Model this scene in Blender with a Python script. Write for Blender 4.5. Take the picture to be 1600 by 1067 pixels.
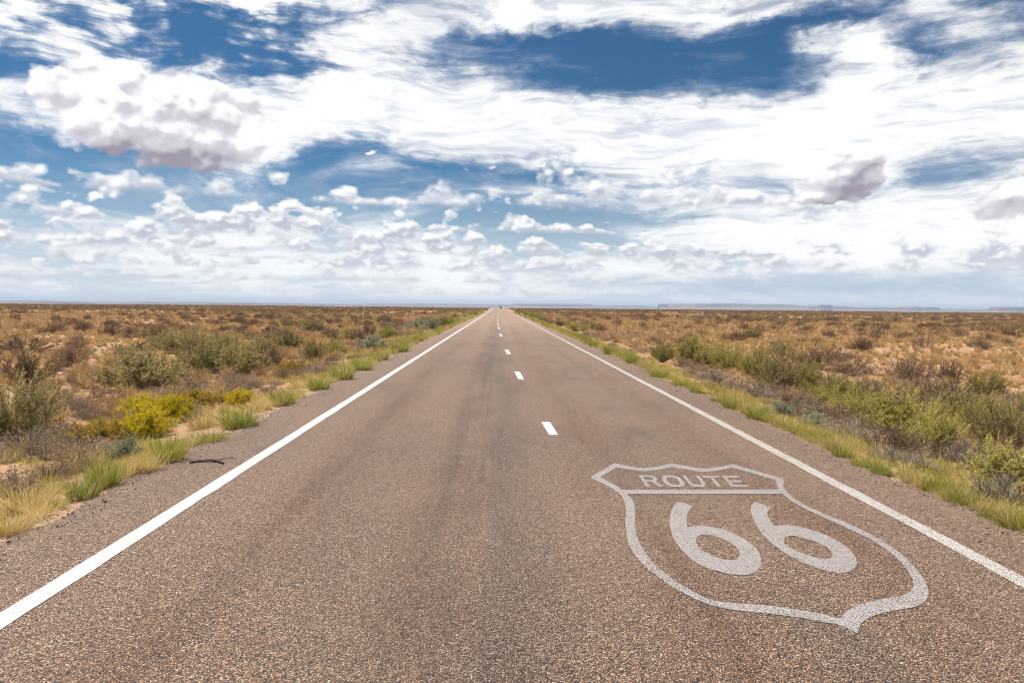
import bpy, bmesh, math, random
import numpy as np
from mathutils import Vector, Matrix

scene = bpy.context.scene
for _o in list(bpy.data.objects):
    bpy.data.objects.remove(_o)
COL = scene.collection
R_ = math.radians

# ------------------------------------------------------------------ camera
# world: road runs along +Y, camera stands on the road 2 m above the asphalt
W0, H0, FPX = 1600.0, 1067.0, 1200.0
CAM_Z = 2.0
_yc = Vector(((778.6 - 800.0) / FPX, (533.5 - 478.0) / FPX, -1.0)).normalized()   # +Y seen by the camera
_xc = Vector((1.0, -0.009, 0.0))
_xc = (_xc - _yc * _xc.dot(_yc)).normalized()
_zc = _xc.cross(_yc)
CAM_R = Matrix((_xc, _yc, _zc))                       # camera axes -> world axes
cam_data = bpy.data.cameras.new('camera')
cam_data.sensor_fit = 'HORIZONTAL'
cam_data.sensor_width = 36.0
cam_data.lens = 36.0 * FPX / W0
cam_data.clip_start = 0.05
cam_data.clip_end = 60000.0
cam = bpy.data.objects.new('camera', cam_data)
cam.matrix_world = Matrix.Translation((0, 0, CAM_Z)) @ CAM_R.to_4x4()
COL.objects.link(cam)
scene.camera = cam


def ray(px, py):
    """direction in the world of a point of the photograph"""
    return (CAM_R @ Vector(((px - 800.0) / FPX, (533.5 - py) / FPX, -1.0))).normalized()


def on_ground(px, py, z=0.0):
    d = ray(px, py)
    t = (z - CAM_Z) / d.z
    return d.x * t, d.y * t


# ------------------------------------------------------------------ light and exposure
SUN_EL, SUN_AZ = R_(60.0), R_(-58.0)                  # azimuth from +Y, clockwise; ahead and to the left
sun_dir = Vector((math.sin(SUN_AZ) * math.cos(SUN_EL), math.cos(SUN_AZ) * math.cos(SUN_EL), math.sin(SUN_EL)))
sun_data = bpy.data.lights.new('sun', 'SUN')
sun_data.energy = 5.0
sun_data.angle = R_(0.53)
sun_data.color = (1.0, 0.95, 0.87)
sun = bpy.data.objects.new('sun', sun_data)
sun.rotation_euler = sun_dir.to_track_quat('Z', 'Y').to_euler()
sun.location = (0, 0, 50)
COL.objects.link(sun)

vs = scene.view_settings
scene.display_settings.display_device = 'sRGB'
vs.view_transform = 'Standard'
vs.look = 'None'
vs.exposure = 0.5
vs.gamma = 1.0
vs.use_curve_mapping = False
cy = scene.cycles
cy.use_denoising = True
cy.denoiser = 'OPENIMAGEDENOISE'
cy.max_bounces = 6
cy.diffuse_bounces = 2
cy.glossy_bounces = 2
cy.transmission_bounces = 3
cy.transparent_max_bounces = 8
cy.volume_bounces = 0
cy.use_light_tree = False
cy.pixel_filter_type = 'BLACKMAN_HARRIS'
cy.filter_width = 1.1
cy.use_adaptive_sampling = True
cy.adaptive_threshold = 0.012
cy.adaptive_min_samples = 10


# ------------------------------------------------------------------ node expression helper
class X:
    """wraps a node socket so that shader maths can be written as formulas"""
    def __init__(self, g, s):
        self.g, self.s = g, s

    def _b(self, op, o, swap=False):
        return self.g.math(op, o, self) if swap else self.g.math(op, self, o)
    def __add__(self, o): return self._b('ADD', o)
    def __radd__(self, o): return self._b('ADD', o)
    def __sub__(self, o): return self._b('SUBTRACT', o)
    def __rsub__(self, o): return self._b('SUBTRACT', o, True)
    def __mul__(self, o): return self._b('MULTIPLY', o)
    def __rmul__(self, o): return self._b('MULTIPLY', o)
    def __truediv__(self, o): return self._b('DIVIDE', o)
    def __rtruediv__(self, o): return self._b('DIVIDE', o, True)


class G:
    def __init__(self, tree):
        self.t = tree
        self.n = tree.nodes
        self.l = tree.links

    def node(self, kind, **kw):
        n = self.n.new(kind)
        for k, v in kw.items():
            setattr(n, k, v)
        return n

    def put(self, sock, v):
        if isinstance(v, X):
            self.l.new(v.s, sock)
        elif v is not None:
            if sock.type == 'RGBA' and not hasattr(v, '__len__'):
                v = (v, v, v, 1)
            elif sock.type == 'RGBA' and len(v) == 3:
                v = (*v, 1)
            elif sock.type == 'VECTOR' and not hasattr(v, '__len__'):
                v = (v, v, v)
            sock.default_value = v

    def math(self, op, a, b=None, c=None, clamp=False):
        n = self.node('ShaderNodeMath', operation=op, use_clamp=clamp)
        for i, v in enumerate((a, b, c)):
            if v is not None:
                self.put(n.inputs[i], v)
        return X(self, n.outputs[0])

    def vmath(self, op, a, b=None, out=0):
        n = self.node('ShaderNodeVectorMath', operation=op)
        self.put(n.inputs[0], a)
        if b is not None:
            if op == 'SCALE':
                self.put(n.inputs['Scale'], b)
            else:
                self.put(n.inputs[1], b)
        return X(self, n.outputs[out])

    def xyz(self, x=0.0, y=0.0, z=0.0):
        n = self.node('ShaderNodeCombineXYZ')
        for i, v in enumerate((x, y, z)):
            self.put(n.inputs[i], v)
        return X(self, n.outputs[0])

    def split(self, v):
        n = self.node('ShaderNodeSeparateXYZ')
        self.put(n.inputs[0], v)
        return [X(self, o) for o in n.outputs]

    def rgb(self, v):
        n = self.node('ShaderNodeSeparateColor')
        self.put(n.inputs[0], v)
        return [X(self, o) for o in n.outputs[:3]]

    def sstep(self, v, a, b, lo=0.0, hi=1.0, kind='SMOOTHSTEP'):
        n = self.node('ShaderNodeMapRange', interpolation_type=kind, clamp=True)
        self.put(n.inputs['Value'], v)
        for k, q in (('From Min', a), ('From Max', b), ('To Min', lo), ('To Max', hi)):
            self.put(n.inputs[k], q)
        return X(self, n.outputs[0])

    def lin(self, v, a, b, lo=0.0, hi=1.0):
        return self.sstep(v, a, b, lo, hi, 'LINEAR')

    def mix(self, a, b, t, blend='MIX'):
        n = self.node('ShaderNodeMix', data_type='RGBA', blend_type=blend)
        self.put(n.inputs[0], t)
        self.put(n.inputs[6], a)
        self.put(n.inputs[7], b)
        return X(self, n.outputs[2])

    def noise(self, v, scale=1.0, detail=4.0, rough=0.5, lac=2.0, dist=0.0, kind='FBM', out=0, dims='3D'):
        n = self.node('ShaderNodeTexNoise', noise_dimensions=dims, noise_type=kind, normalize=True)
        self.put(n.inputs['Vector'], v)
        for k, q in (('Scale', scale), ('Detail', detail), ('Roughness', rough), ('Lacunarity', lac), ('Distortion', dist)):
            self.put(n.inputs[k], q)
        return X(self, n.outputs[out])

    def voronoi(self, v, scale=1.0, feature='F1', detail=0.0, rough=0.5, rnd=1.0, out='Distance', dims='3D', smooth=None):
        n = self.node('ShaderNodeTexVoronoi', voronoi_dimensions=dims, feature=feature, normalize=False)
        self.put(n.inputs['Vector'], v)
        self.put(n.inputs['Scale'], scale)
        if 'Detail' in n.inputs and feature != 'N_SPHERE_RADIUS':
            n.inputs['Detail'].default_value = detail
            n.inputs['Roughness'].default_value = rough
        if smooth is not None and feature == 'SMOOTH_F1':
            n.inputs['Smoothness'].default_value = smooth
        n.inputs['Randomness'].default_value = rnd
        return X(self, n.outputs[out])

    def ramp(self, v, stops, interp='LINEAR'):
        n = self.node('ShaderNodeValToRGB')
        cr = n.color_ramp
        cr.interpolation = interp
        while len(cr.elements) < len(stops):
            cr.elements.new(0.5)
        for e, (p, c) in zip(cr.elements, sorted(stops)):
            e.position = p
            e.color = (*c, 1.0) if len(c) == 3 else c
        self.put(n.inputs[0], v)
        return X(self, n.outputs[0])


def srgb(r, g, b):
    return tuple(((c / 255.0) / 12.92 if c / 255.0 <= 0.04045 else ((c / 255.0 + 0.055) / 1.055) ** 2.4) for c in (r, g, b))


# ------------------------------------------------------------------ sky
def build_sky():
    world = bpy.data.worlds.new('World')
    scene.world = world
    world.use_nodes = True
    t = world.node_tree
    t.nodes.clear()
    g = G(t)
    out = g.node('ShaderNodeOutputWorld')
    bg = g.node('ShaderNodeBackground')
    bg.inputs['Strength'].default_value = SKY_STRENGTH
    sky = g.node('ShaderNodeTexSky', sky_type='NISHITA', sun_disc=False)
    sky.sun_elevation = SUN_EL
    sky.sun_rotation = SUN_AZ
    sky.altitude = 1500.0
    sky.air_density = 1.0
    sky.dust_density = 0.5
    sky.ozone_density = 3.0
    blue = X(g, sky.outputs[0])

    tc = g.node('ShaderNodeTexCoord')
    d = g.vmath('NORMALIZE', X(g, tc.outputs['Generated']))
    dx, dy, dz = g.split(d)
    DEG = 57.29578
    az = g.math('ARCTAN2', dx, dy) * DEG                 # degrees from the road's direction
    el = g.math('ARCSINE', dz) * DEG
    PXD = 0.0477                                          # degrees for one photo pixel

    def pt(px, py):
        v = ray(px, py)
        return math.degrees(math.atan2(v.x, v.y)), math.degrees(math.asin(v.z))

    def n2(x, y, detail, rough=0.58):
        return g.noise(g.xyz(x, y, 0.0), 1.0, detail, rough, dims='2D')

    # domain warp: bends every outline the same way the wind does
    wr = n2(az * 0.11 + 3.0, el * 0.24, 2.0, 0.5) - 0.5
    wg_ = n2(az * 0.11 + 31.0, el * 0.24 + 9.0, 2.0, 0.5) - 0.5
    vr = n2(az * 0.8 + 5.0, el * 1.2, 3.0, 0.62) - 0.5
    vg = n2(az * 0.8 + 57.0, el * 1.2 + 4.0, 3.0, 0.62) - 0.5
    waz = az + wr * 5.0 + vr * 2.2
    wel = el + (wg_ * 2.6 + vg * 1.1) * g.sstep(el, 1.0, 14.0, 0.3, 1.0)

    # ---- cover of the sheets of high cloud, 0..9 by azimuth and height
    lo, hi = -46.0, 46.0

    def columns(text, py, scale, edge):
        n = len(text)
        stops = []
        for i, ch in enumerate(text):
            a = pt(1600.0 * i / (n - 1), py)[0]
            v = (int(ch) if isinstance(ch, str) else ch) * scale
            stops.append(((a - lo) / (hi - lo), (v, v, v)))
        stops += [(0.0, (edge,) * 3), (1.0, (edge,) * 3)]
        return stops

    cov = None
    taz = g.lin(waz, lo, hi)
    for py, sheet in SKY_ROWS:
        e_row = pt(800, max(py, 0))[1] if py >= 0 else -py / 1.0
        r = g.ramp(taz, columns(sheet, max(py, 0), 1 / 9.0, 0.55))
        cov = r if cov is None else g.mix(cov, r, g.lin(wel, prev_e, e_row))
        prev_e = e_row
    c_sheet, _, _ = g.rgb(cov)

    # ---- heaped cloud: puffs
    def puffs(sx, sy, warp, seed, up):
        def f(x, y):
            n = n2(x, y, 6.0, 0.6)
            p = g.voronoi(g.xyz(x, y, 0.0), 1.35, 'SMOOTH_F1', 2.0, 0.5, dims='2D', smooth=0.35)
            return (n - 0.5) * 0.95 + (0.42 - p) * 1.15
        x = az * sx + vr * warp + seed
        y = el * sy + vg * warp
        p0 = f(x, y)
        return p0, p0 - f(x - up * 0.4, y + up)            # lumps, and which side of a lump is lit

    ps, ps_lit = puffs(0.30, 0.46, 0.14, 11.0, 0.14)      # small, far
    pm, pm_lit = puffs(0.20, 0.25, 0.12, 71.0, 0.12)      # large, near

    # ---- sheets: combed, fibrous
    s1 = n2(az * 0.085 + el * 0.05 + wr * 0.9, el * 0.30 + wg_ * 0.9, 6.0, 0.60)
    fib = n2(az * 0.26 + el * 0.30 + wr * 2.2, el * 1.45 + wg_ * 2.2 - az * 0.06, 6.0, 0.68)
    s_val = c_sheet * 0.95 + (s1 - 0.5) * 1.05 + (fib - 0.5) * 0.46
    mott = g.sstep(el, 13.0, 17.0) * g.sstep(az, -9.0, -16.0)       # broken, curdled part of the sheet
    s_val = s_val + ((fib - 0.5) * 0.7 + ps * 0.45 - 0.10) * mott
    a_sheet = g.sstep(s_val, 0.15, 0.86)

    inv = 0.708 / SKY_STRENGTH                            # colours below are as seen at the scene's exposure

    def c(r, gg, b, k=1.0):
        return tuple(v * inv * k for v in srgb(r, gg, b))
    WHITE = c(255, 255, 255, 1.04)

    # ---- air
    tint = g.mix(blue, SKY_TINT, 1.0, 'MULTIPLY')
    low = g.math('POWER', g.sstep(el, 11.5, -0.5), 1.25)
    s = g.mix(tint, c(216, 228, 235), low * 0.96)
    thin = g.sstep(a_sheet, 0.0, 0.6)
    sheet_col = g.mix(c(196, 206, 226), WHITE, g.sstep(a_sheet, 0.15, 0.80))
    grey = g.sstep(fib + (s1 - 0.5) * 0.9, 0.56, 0.26)
    sheet_col = g.mix(sheet_col, c(212, 219, 233), grey * 0.70)
    s = g.mix(s, sheet_col, a_sheet)

    # ---- banks of heaped cloud, farthest first: flat foot, heaped top
    tz = g.lin(az, lo, hi)
    for base, heights, far in HEAP_ROWS:
        e_b = pt(800, base)[1]
        r = g.ramp(tz, columns([v / 90.0 for v in heights], base, 1.0, 0.25))
        hgt = r * (90.0 * PXD)
        hgt = X(g, hgt.s) + 0.03
        p, lit = (ps, ps_lit) if base > 350 else (ps * 0.5 + pm * 0.7, ps_lit * 0.5 + pm_lit * 0.6)
        q = (el - e_b - vg * 0.30) / hgt
        val = 0.98 - q + p * 1.05
        foot = g.sstep(q + p * 0.18, -0.10, 0.16)
        a = g.sstep(val, 0.0, 0.42) * foot
        sh = g.sstep(q * 0.9 + lit * 1.5 + p * 0.25, 0.78, -0.05)
        sh = sh * g.sstep(val, 0.05, 0.5)
        col = g.mix(WHITE, c(176, 183, 202), sh * 0.85)
        col = g.mix(col, c(230, 234, 238), far)
        s = g.mix(s, col, a * (1.0 - far * 0.30))

    # ---- the single big heaps
    vec = g.xyz(az + vr * 0.9, el + vg * 0.7, 0.0)
    turned = {}

    def blob(px, py, rx, ry, rot, wgt, hard=0.0):
        a, e = pt(px, py)
        a1, _ = pt(px + 20, py)
        kx = abs(a1 - a) / 20.0
        _, e1 = pt(px, py - 20)
        ky = abs(e1 - e) / 20.0
        if rot not in turned:
            co, si = math.cos(R_(rot)), math.sin(R_(rot))
            if rot == 0:
                turned[rot] = vec
            else:
                sv = g.split(vec)
                turned[rot] = g.xyz(sv[0] * co + sv[1] * si, sv[1] * co - sv[0] * si, 0.0)
        co, si = math.cos(R_(rot)), math.sin(R_(rot))
        sx, sy = 1.0 / (rx * kx), 1.0 / (ry * ky)
        m = g.node('ShaderNodeVectorMath', operation='MULTIPLY_ADD')
        g.put(m.inputs[0], turned[rot])
        m.inputs[1].default_value = (sx, sy, 0)
        m.inputs[2].default_value = (-(a * co + e * si) * sx, -(e * co - a * si) * sy, 0)
        r = g.vmath('LENGTH', X(g, m.outputs[0]), out=1)
        return g.lin(r, 1.0, hard, 0.0, wgt)

    def total(lst):
        q = None
        for b in lst:
            v = blob(*b)
            q = v if q is None else q + v
        return q

    big = total(BIG_HEAPS)
    bp = pm * 0.62 + ps * 0.30
    b_val = g.math('MINIMUM', big, 1.0) - 0.40 + bp * 0.62 * g.sstep(big, 0.0, 0.3)
    a_big = g.sstep(b_val, 0.0, 0.18)
    b_dark = total(BIG_SHADE)
    b_lit = pm_lit * 1.1 + ps_lit * 0.35 + pm * 0.22
    b_core = total(BIG_CORE)
    b_sh = b_dark + b_core * g.sstep(b_val, 0.05, 0.45) - b_lit
    big_col = g.mix(WHITE, c(212, 210, 219), g.sstep(b_sh, 0.06, 0.62))
    big_col = g.mix(big_col, c(160, 154, 168), g.sstep(b_sh, 0.55, 1.45))
    s = g.mix(s, big_col, a_big)

    # ---- rain-grey air under the far banks, and the dust at the horizon
    s = g.mix(s, c(178, 199, 218), total(RAIN))
    s = g.mix(s, c(222, 232, 239), g.sstep(el, 1.3, 0.0) * 0.7)
    g.put(bg.inputs['Color'], s)

    # ---- the rest of the sky, overhead and behind: the same broken sheets of high cloud, without single heaps
    k = 1.0 / (g.math('MAXIMUM', dz, 0.0) + 0.25)
    ux, uy = dx * k, dy * k
    hi_n = n2(ux * 2.1 + 7.0, uy * 3.4 + 2.0, 6.0, 0.62)
    a_hi = g.sstep(hi_n, 0.45, 0.68)
    hi_col = g.mix(tint, g.mix(c(206, 212, 228), WHITE, g.sstep(a_hi, 0.15, 0.8)), a_hi)
    bg2 = g.node('ShaderNodeBackground')
    bg2.inputs['Strength'].default_value = SKY_STRENGTH
    g.put(bg2.inputs['Color'], hi_col)
    rest = g.math('MAXIMUM', g.sstep(el, 25.0, 30.0), g.sstep(g.math('ABSOLUTE', az), 46.0, 56.0))
    rest = g.math('MAXIMUM', rest, g.sstep(el, -1.5, -3.0))
    ms = g.node('ShaderNodeMixShader')
    g.put(ms.inputs[0], rest)
    t.links.new(bg.outputs[0], ms.inputs[1])
    t.links.new(bg2.outputs[0], ms.inputs[2])
    t.links.new(ms.outputs[0], out.inputs[0])
    world.cycles.sampling_method = 'NONE'               # the sky is found by the bounced rays; the sun is sampled


SKY_STRENGTH = 0.12
SKY_TINT = (0.165, 0.315, 0.385)
# photo row (or minus the height in degrees), cover of high cloud in 21 columns, left to right
SKY_ROWS = [
    (-85, '5' * 21),
    (-35, '6' * 21),
    (0,   '753899864578887655544'),
    (30,  '786699744589977754556'),
    (60,  '898335785211255112752'),
    (90,  '888643586321011179365'),
    (120, '987433478741121158242'),
    (150, '789986899975453368645'),
    (180, '148999899999888789989'),
    (210, '679999889999999999999'),
    (240, '468998136799999999889'),
    (270, '223677132233678677568'),
    (300, '124555311467677688467'),
    (340, '212334344321125678888'),
    (365, '434555555543358999999'),
    (390, '556666666655468889999'),
    (415, '666666666666666667777'),
    (440, '666666666666655555555'),
    (465, '666666666666666666666'),
]
# foot in the photograph, heights of the bank in 21 columns (photo pixels), share of haze
HEAP_ROWS = [
    (462, [16, 14, 18, 14, 18, 16, 18, 14, 16, 14, 15, 14, 11, 10, 7, 4, 3, 2, 3, 6, 8], 0.76),
    (445, [26, 24, 28, 26, 26, 30, 28, 30, 28, 28, 26, 24, 18, 14, 9, 5, 0, 0, 0, 5, 12], 0.52),
    (427, [34, 32, 38, 38, 38, 42, 44, 54, 58, 60, 64, 66, 64, 78, 72, 68, 80, 72, 68, 86, 80], 0.26),
    (404, [42, 30, 66, 72, 70, 80, 82, 76, 70, 62, 56, 52, 40, 44, 36, 28, 38, 26, 30, 56, 50], 0.12),
    (386, [30, 20, 76, 90, 74, 86, 90, 76, 56, 46, 36, 20, 6, 0, 0, 0, 0, 0, 0, 0, 0], 0.06),
    (366, [72, 58, 30, 70, 60, 56, 62, 24, 20, 58, 64, 26, 8, 0, 0, 0, 0, 0, 0, 0, 0], 0.04),
    (327, [66, 34, 60, 80, 84, 90, 76, 24, 36, 78, 86, 90, 90, 88, 66, 36, 0, 0, 0, 0, 0], 0.0),
]
# centre x, y in the photograph, radii, turn (degrees), weight, hardness
BIG_HEAPS = [
    (255, 195, 250, 118, -6, 0.95, 0.3), (125, 118, 120, 110, -6, 0.8, 0.1), (330, 165, 180, 100, -6, 0.6, 0.1),
    (265, 238, 215, 48, 0, 0.45, 0.3), (435, 205, 80, 50, 0, 0.6, 0.0),
    (1340, 272, 115, 76, 0, 0.95, 0.15), (1330, 236, 75, 55, 0, 0.5, 0.0), (1245, 306, 130, 46, 12, 0.9, 0.15),
    (1560, 322, 130, 56, 12, 0.95, 0.15), (1590, 288, 70, 46, 0, 0.5, 0.0),
    (578, 237, 28, 13, 12, 0.85, 0.0), (848, 258, 28, 14, 0, 0.75, 0.0), (772, 262, 50, 24, 12, 0.75, 0.0),
]
BIG_SHADE = [                                            # shaded feet
    (250, 276, 240, 80, 0, 1.75, 0.0),
    (1350, 306, 110, 50, 12, 1.2, 0.0), (1240, 335, 120, 34, 12, 1.0, 0.0),
    (1575, 352, 100, 46, 12, 1.0, 0.0),
]
BIG_CORE = [                                             # thick middles
    (320, 195, 150, 70, -6, 0.28, 0.1), (100, 140, 75, 90, -6, 0.40, 0.1),
    (1350, 275, 80, 60, 0, 0.55, 0.0), (1575, 320, 70, 45, 0, 0.5, 0.0),
]
RAIN = [
    (1400, 450, 420, 32, 0, 0.80, 0.1), (1060, 446, 320, 26, 0, 0.4, 0.1),
]
build_sky()

# ------------------------------------------------------------------ object helpers
def tag(o, label=None, cat=None, group=None, kind=None):
    for k, v in (('label', label), ('category', cat), ('group', group), ('kind', kind)):
        if v:
            o[k] = v
    return o


def mesh_from(name, verts, faces, mats=(), smooth=False, mat_idx=None):
    me = bpy.data.meshes.new(name)
    me.from_pydata(verts if isinstance(verts, list) else np.asarray(verts).tolist(), [],
                   faces if isinstance(faces, list) else np.asarray(faces).tolist())
    for m in mats:
        me.materials.append(m)
    if mat_idx is not None:
        me.polygons.foreach_set('material_index', np.asarray(mat_idx, dtype=np.int32))
    if smooth:
        me.polygons.foreach_set('use_smooth', np.ones(len(me.polygons), dtype=bool))
    me.update()
    return me


def obj(name, me, parent=None, loc=None):
    o = bpy.data.objects.new(name, me)
    COL.objects.link(o)
    if parent is not None:
        o.parent = parent
    if loc is not None:
        o.location = loc
    return o


def vnoise(x, y, seed=0):
    """smooth value noise, 0..1, for numpy arrays"""
    x = np.asarray(x, float); y = np.asarray(y, float)
    xi = np.floor(x).astype(np.int64); yi = np.floor(y).astype(np.int64)
    xf = x - xi; yf = y - yi

    def h(a, b):
        n = (a * 374761393 + b * 668265263 + seed * 974711) & 0x7fffffff
        n = ((n ^ (n >> 13)) * 1274126177) & 0x7fffffff
        n = n ^ (n >> 16)
        return (n & 0xffff) / 65535.0
    u = xf * xf * (3 - 2 * xf); v = yf * yf * (3 - 2 * yf)
    a = h(xi, yi) * (1 - u) + h(xi + 1, yi) * u
    b = h(xi, yi + 1) * (1 - u) + h(xi + 1, yi + 1) * u
    return a * (1 - v) + b * v


def fbm(x, y, seed=0, octs=4):
    s = 0.0; a = 0.5; t = 0.0
    for i in range(octs):
        s = s + a * vnoise(np.asarray(x) * 2 ** i, np.asarray(y) * 2 ** i, seed + i)
        t += a
        a *= 0.5
    return s / t


# ------------------------------------------------------------------ the lie of the land
LINE_L, LINE_R = -3.10, 3.89               # painted edge lines
EDGE_L, EDGE_R = -4.22, 4.72               # edges of the asphalt


def drop(r):
    r = np.asarray(r, float)
    t = np.clip(r - 560.0, 0, None)
    return -np.where(t < 900, 0.5 * t * t / 60000.0, 6.75 + 0.015 * (np.minimum(t, 4300) - 900))


def road_z(y):
    return drop(np.abs(np.asarray(y, float)))


def edge_wobble(y, side):
    y = np.asarray(y, float)
    return (fbm(y * 0.55, y * 0 + 3.0 * side, 5, 3) - 0.5) * 0.36 + (fbm(y * 3.1, y * 0 + 7.0 * side, 9, 3) - 0.5) * 0.20


def land_z(x, y):
    x = np.asarray(x, float); y = np.asarray(y, float)
    r = np.hypot(x, y)
    out = np.maximum(np.maximum(EDGE_L + 0.05 - x, x - EDGE_R + 0.05), 0.0)     # metres outside the asphalt
    inside = (out <= 0)
    verge = -0.035 - 0.34 * np.clip(out / 3.6, 0, 1) ** 1.3
    amp = np.clip(out / 4.0, 0, 1)
    bumps = (fbm(x * 0.35, y * 0.35, 21, 3) - 0.5) * 0.22 * amp + (fbm(x * 0.06, y * 0.06, 33, 3) - 0.5) * 0.7 * np.clip(out / 25.0, 0, 1)
    small = (fbm(x * 1.7, y * 1.7, 44, 3) - 0.5) * 0.10 * np.clip(out / 0.5, 0, 1) * (r < 90)
    swell = (fbm(x * 0.006, y * 0.006, 55, 3) - 0.5) * 1.6 * np.clip((r - 80) / 300.0, 0, 1) * np.clip(out / 60.0, 0, 1)
    z = np.where(inside, -0.08, verge + bumps + small + swell)
    return z + drop(r)


def on_land(px, py):
    d = ray(px, py)
    z = 0.0
    for _ in range(12):
        t = (z - CAM_Z) / d.z
        x, y = d.x * t, d.y * t
        z = float(land_z(x, y))
    return x, y, z


def new_mat(name):
    m = bpy.data.materials.new(name)
    m.use_nodes = True
    t = m.node_tree
    t.nodes.clear()
    g = G(t)
    out = g.node('ShaderNodeOutputMaterial')
    return m, g, out


def principled(g, out, color, rough=0.8, normal=None, spec=0.3, alpha=None):
    b = g.node('ShaderNodeBsdfPrincipled')
    g.put(b.inputs['Base Color'], color)
    g.put(b.inputs['Roughness'], rough)
    b.inputs['Specular IOR Level'].default_value = spec
    if normal is not None:
        g.put(b.inputs['Normal'], normal)
    if alpha is not None:
        g.put(b.inputs['Alpha'], alpha)
    g.l.new(b.outputs[0], out.inputs[0])
    return b


def bump(g, h, strength, dist):
    n = g.node('ShaderNodeBump')
    n.inputs['Strength'].default_value = strength
    n.inputs['Distance'].default_value = dist
    g.put(n.inputs['Height'], h)
    return X(g, n.outputs[0])


# ------------------------------------------------------------------ chip-seal asphalt: stones bedded in tar
def chip_seal(g):
    """colour and height of the asphalt at world x, y in metres"""
    geo = g.node('ShaderNodeNewGeometry')
    P = X(g, geo.outputs['Position'])
    x, y, z = g.split(P)
    P2 = g.xyz(x, y, 0.0)
    wob = g.noise(P2, 30.0, 1.0, 0.5, out=1)
    Pw = g.vmath('ADD', P2, g.vmath('SCALE', g.vmath('SUBTRACT', wob, (0.5, 0.5, 0.5)), 0.012))
    dist = g.voronoi(Pw, 94.0, 'F1', dims='2D')
    cell = g.voronoi(Pw, 94.0, 'F1', dims='2D', out='Color')
    cr, cg, cb = g.rgb(cell)
    stone = g.ramp(cr, [(0.0, (0.030, 0.018, 0.012)), (0.18, (0.115, 0.062, 0.040)), (0.36, (0.300, 0.165, 0.098)),
                        (0.54, (0.420, 0.232, 0.134)), (0.69, (0.250, 0.165, 0.120)), (0.83, (0.58, 0.345, 0.208)),
                        (0.93, (0.66, 0.475, 0.335)), (1.0, (0.86, 0.70, 0.54))])
    gap = g.sstep(dist, 0.26, 0.62)
    col = g.mix(stone, (0.030, 0.025, 0.022), gap * 0.88)
    clump = g.noise(P2, 24.0, 4.0, 0.7)
    col = g.vmath('SCALE', col, g.sstep(clump, 0.28, 0.72, 0.76, 1.26))       # stones lie thick and thin
    # wear by lane: wheel paths, oil between them, patches
    wx = x + (g.noise(g.xyz(x * 0.0, y * 0.05, 1.0), 1.0, 2.0) - 0.5) * 0.5
    def band(c0, w):
        return g.sstep(g.math('ABSOLUTE', wx - c0), w, 0.0)
    tracks = band(-2.05, 0.60) + band(-0.50, 0.55) + band(1.35, 0.60) + band(2.95, 0.55)
    streak = g.noise(g.xyz(x * 3.2, y * 0.05, 21.0), 1.0, 4.0, 0.6)
    patch = g.noise(g.xyz(x * 0.5, y * 0.16, 4.0), 1.0, 5.0, 0.6)
    patch2 = g.noise(g.xyz(x * 0.9, y * 0.35, 14.0), 1.0, 4.0, 0.55)
    patch3 = g.noise(g.xyz(x * 1.1, y * 0.75, 34.0), 1.0, 5.0, 0.62)
    def darker(c_, k, t):
        return g.mix(c_, g.mix(c_, k, 1.0, 'MULTIPLY'), t)
    col = darker(col, (0.62, 0.655, 0.68), g.sstep(patch, 0.44, 0.70) * 0.50)
    oil = band(-0.10, 1.0) * g.sstep(streak * 0.6 + patch2 * 0.4, 0.32, 0.56)
    col = darker(col, (0.58, 0.62, 0.66), oil * 0.75)
    oil2 = band(2.15, 0.65) * g.sstep(patch2, 0.44, 0.64)
    col = darker(col, (0.62, 0.66, 0.70), oil2 * 0.6)
    col = darker(col, (0.80, 0.66, 0.58), tracks * g.sstep(patch2, 0.35, 0.6) * 0.6)
    col = darker(col, (0.70, 0.68, 0.66), tracks * g.sstep(streak, 0.42, 0.64) * 0.6)
    col = darker(col, (0.50, 0.54, 0.58), g.sstep(patch3, 0.60, 0.76) * 0.18)
    dust = g.sstep(g.noise(g.xyz(x * 0.33, y * 0.09, 8.0), 1.0, 4.0, 0.55), 0.45, 0.70)
    col = g.mix(col, (0.22, 0.145, 0.105), dust * 0.20)
    col = g.mix(col, (0.40, 0.275, 0.20), g.sstep(y, 14.0, 110.0) * 0.34)          # far road's grazing-angle brightening, painted into the colour by distance
    # reddish dust lies along both shoulders
    rim = g.math('MAXIMUM', g.sstep(x, EDGE_L + 0.55, EDGE_L - 0.05), g.sstep(x, EDGE_R - 0.45, EDGE_R + 0.05))
    rim = rim * g.sstep(g.noise(P2, 5.0, 4.0, 0.6), 0.38, 0.62)
    col = g.mix(col, (0.30, 0.20, 0.135), rim * 0.55)
    # joints and healed cracks across the road
    yn = y + (g.noise(g.xyz(x * 0.7, 0.0, y * 0.02), 1.0, 3.0) - 0.5) * 0.5
    joint = None
    for y0, w in ((20.4, 0.030), (24.6, 0.035), (31.0, 0.05), (38.2, 0.05), (52.0, 0.08), (70.0, 0.10)):
        j = g.sstep(g.math('ABSOLUTE', yn - y0), w, 0.0)
        joint = j if joint is None else joint + j
    joint = joint * g.sstep(g.noise(g.xyz(x * 1.3, y * 0.1, 2.0), 1.0, 3.0), 0.40, 0.60)
    col = g.mix(col, (0.36, 0.29, 0.24), joint * 0.55)
    h = g.sstep(dist, 0.62, 0.10) * (cg * 0.6 + 0.4)
    return col, h, dist, cg, P2


def make_asphalt():
    m, g, out = new_mat('asphalt')
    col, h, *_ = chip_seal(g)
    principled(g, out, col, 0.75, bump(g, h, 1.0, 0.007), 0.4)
    return m


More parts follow.
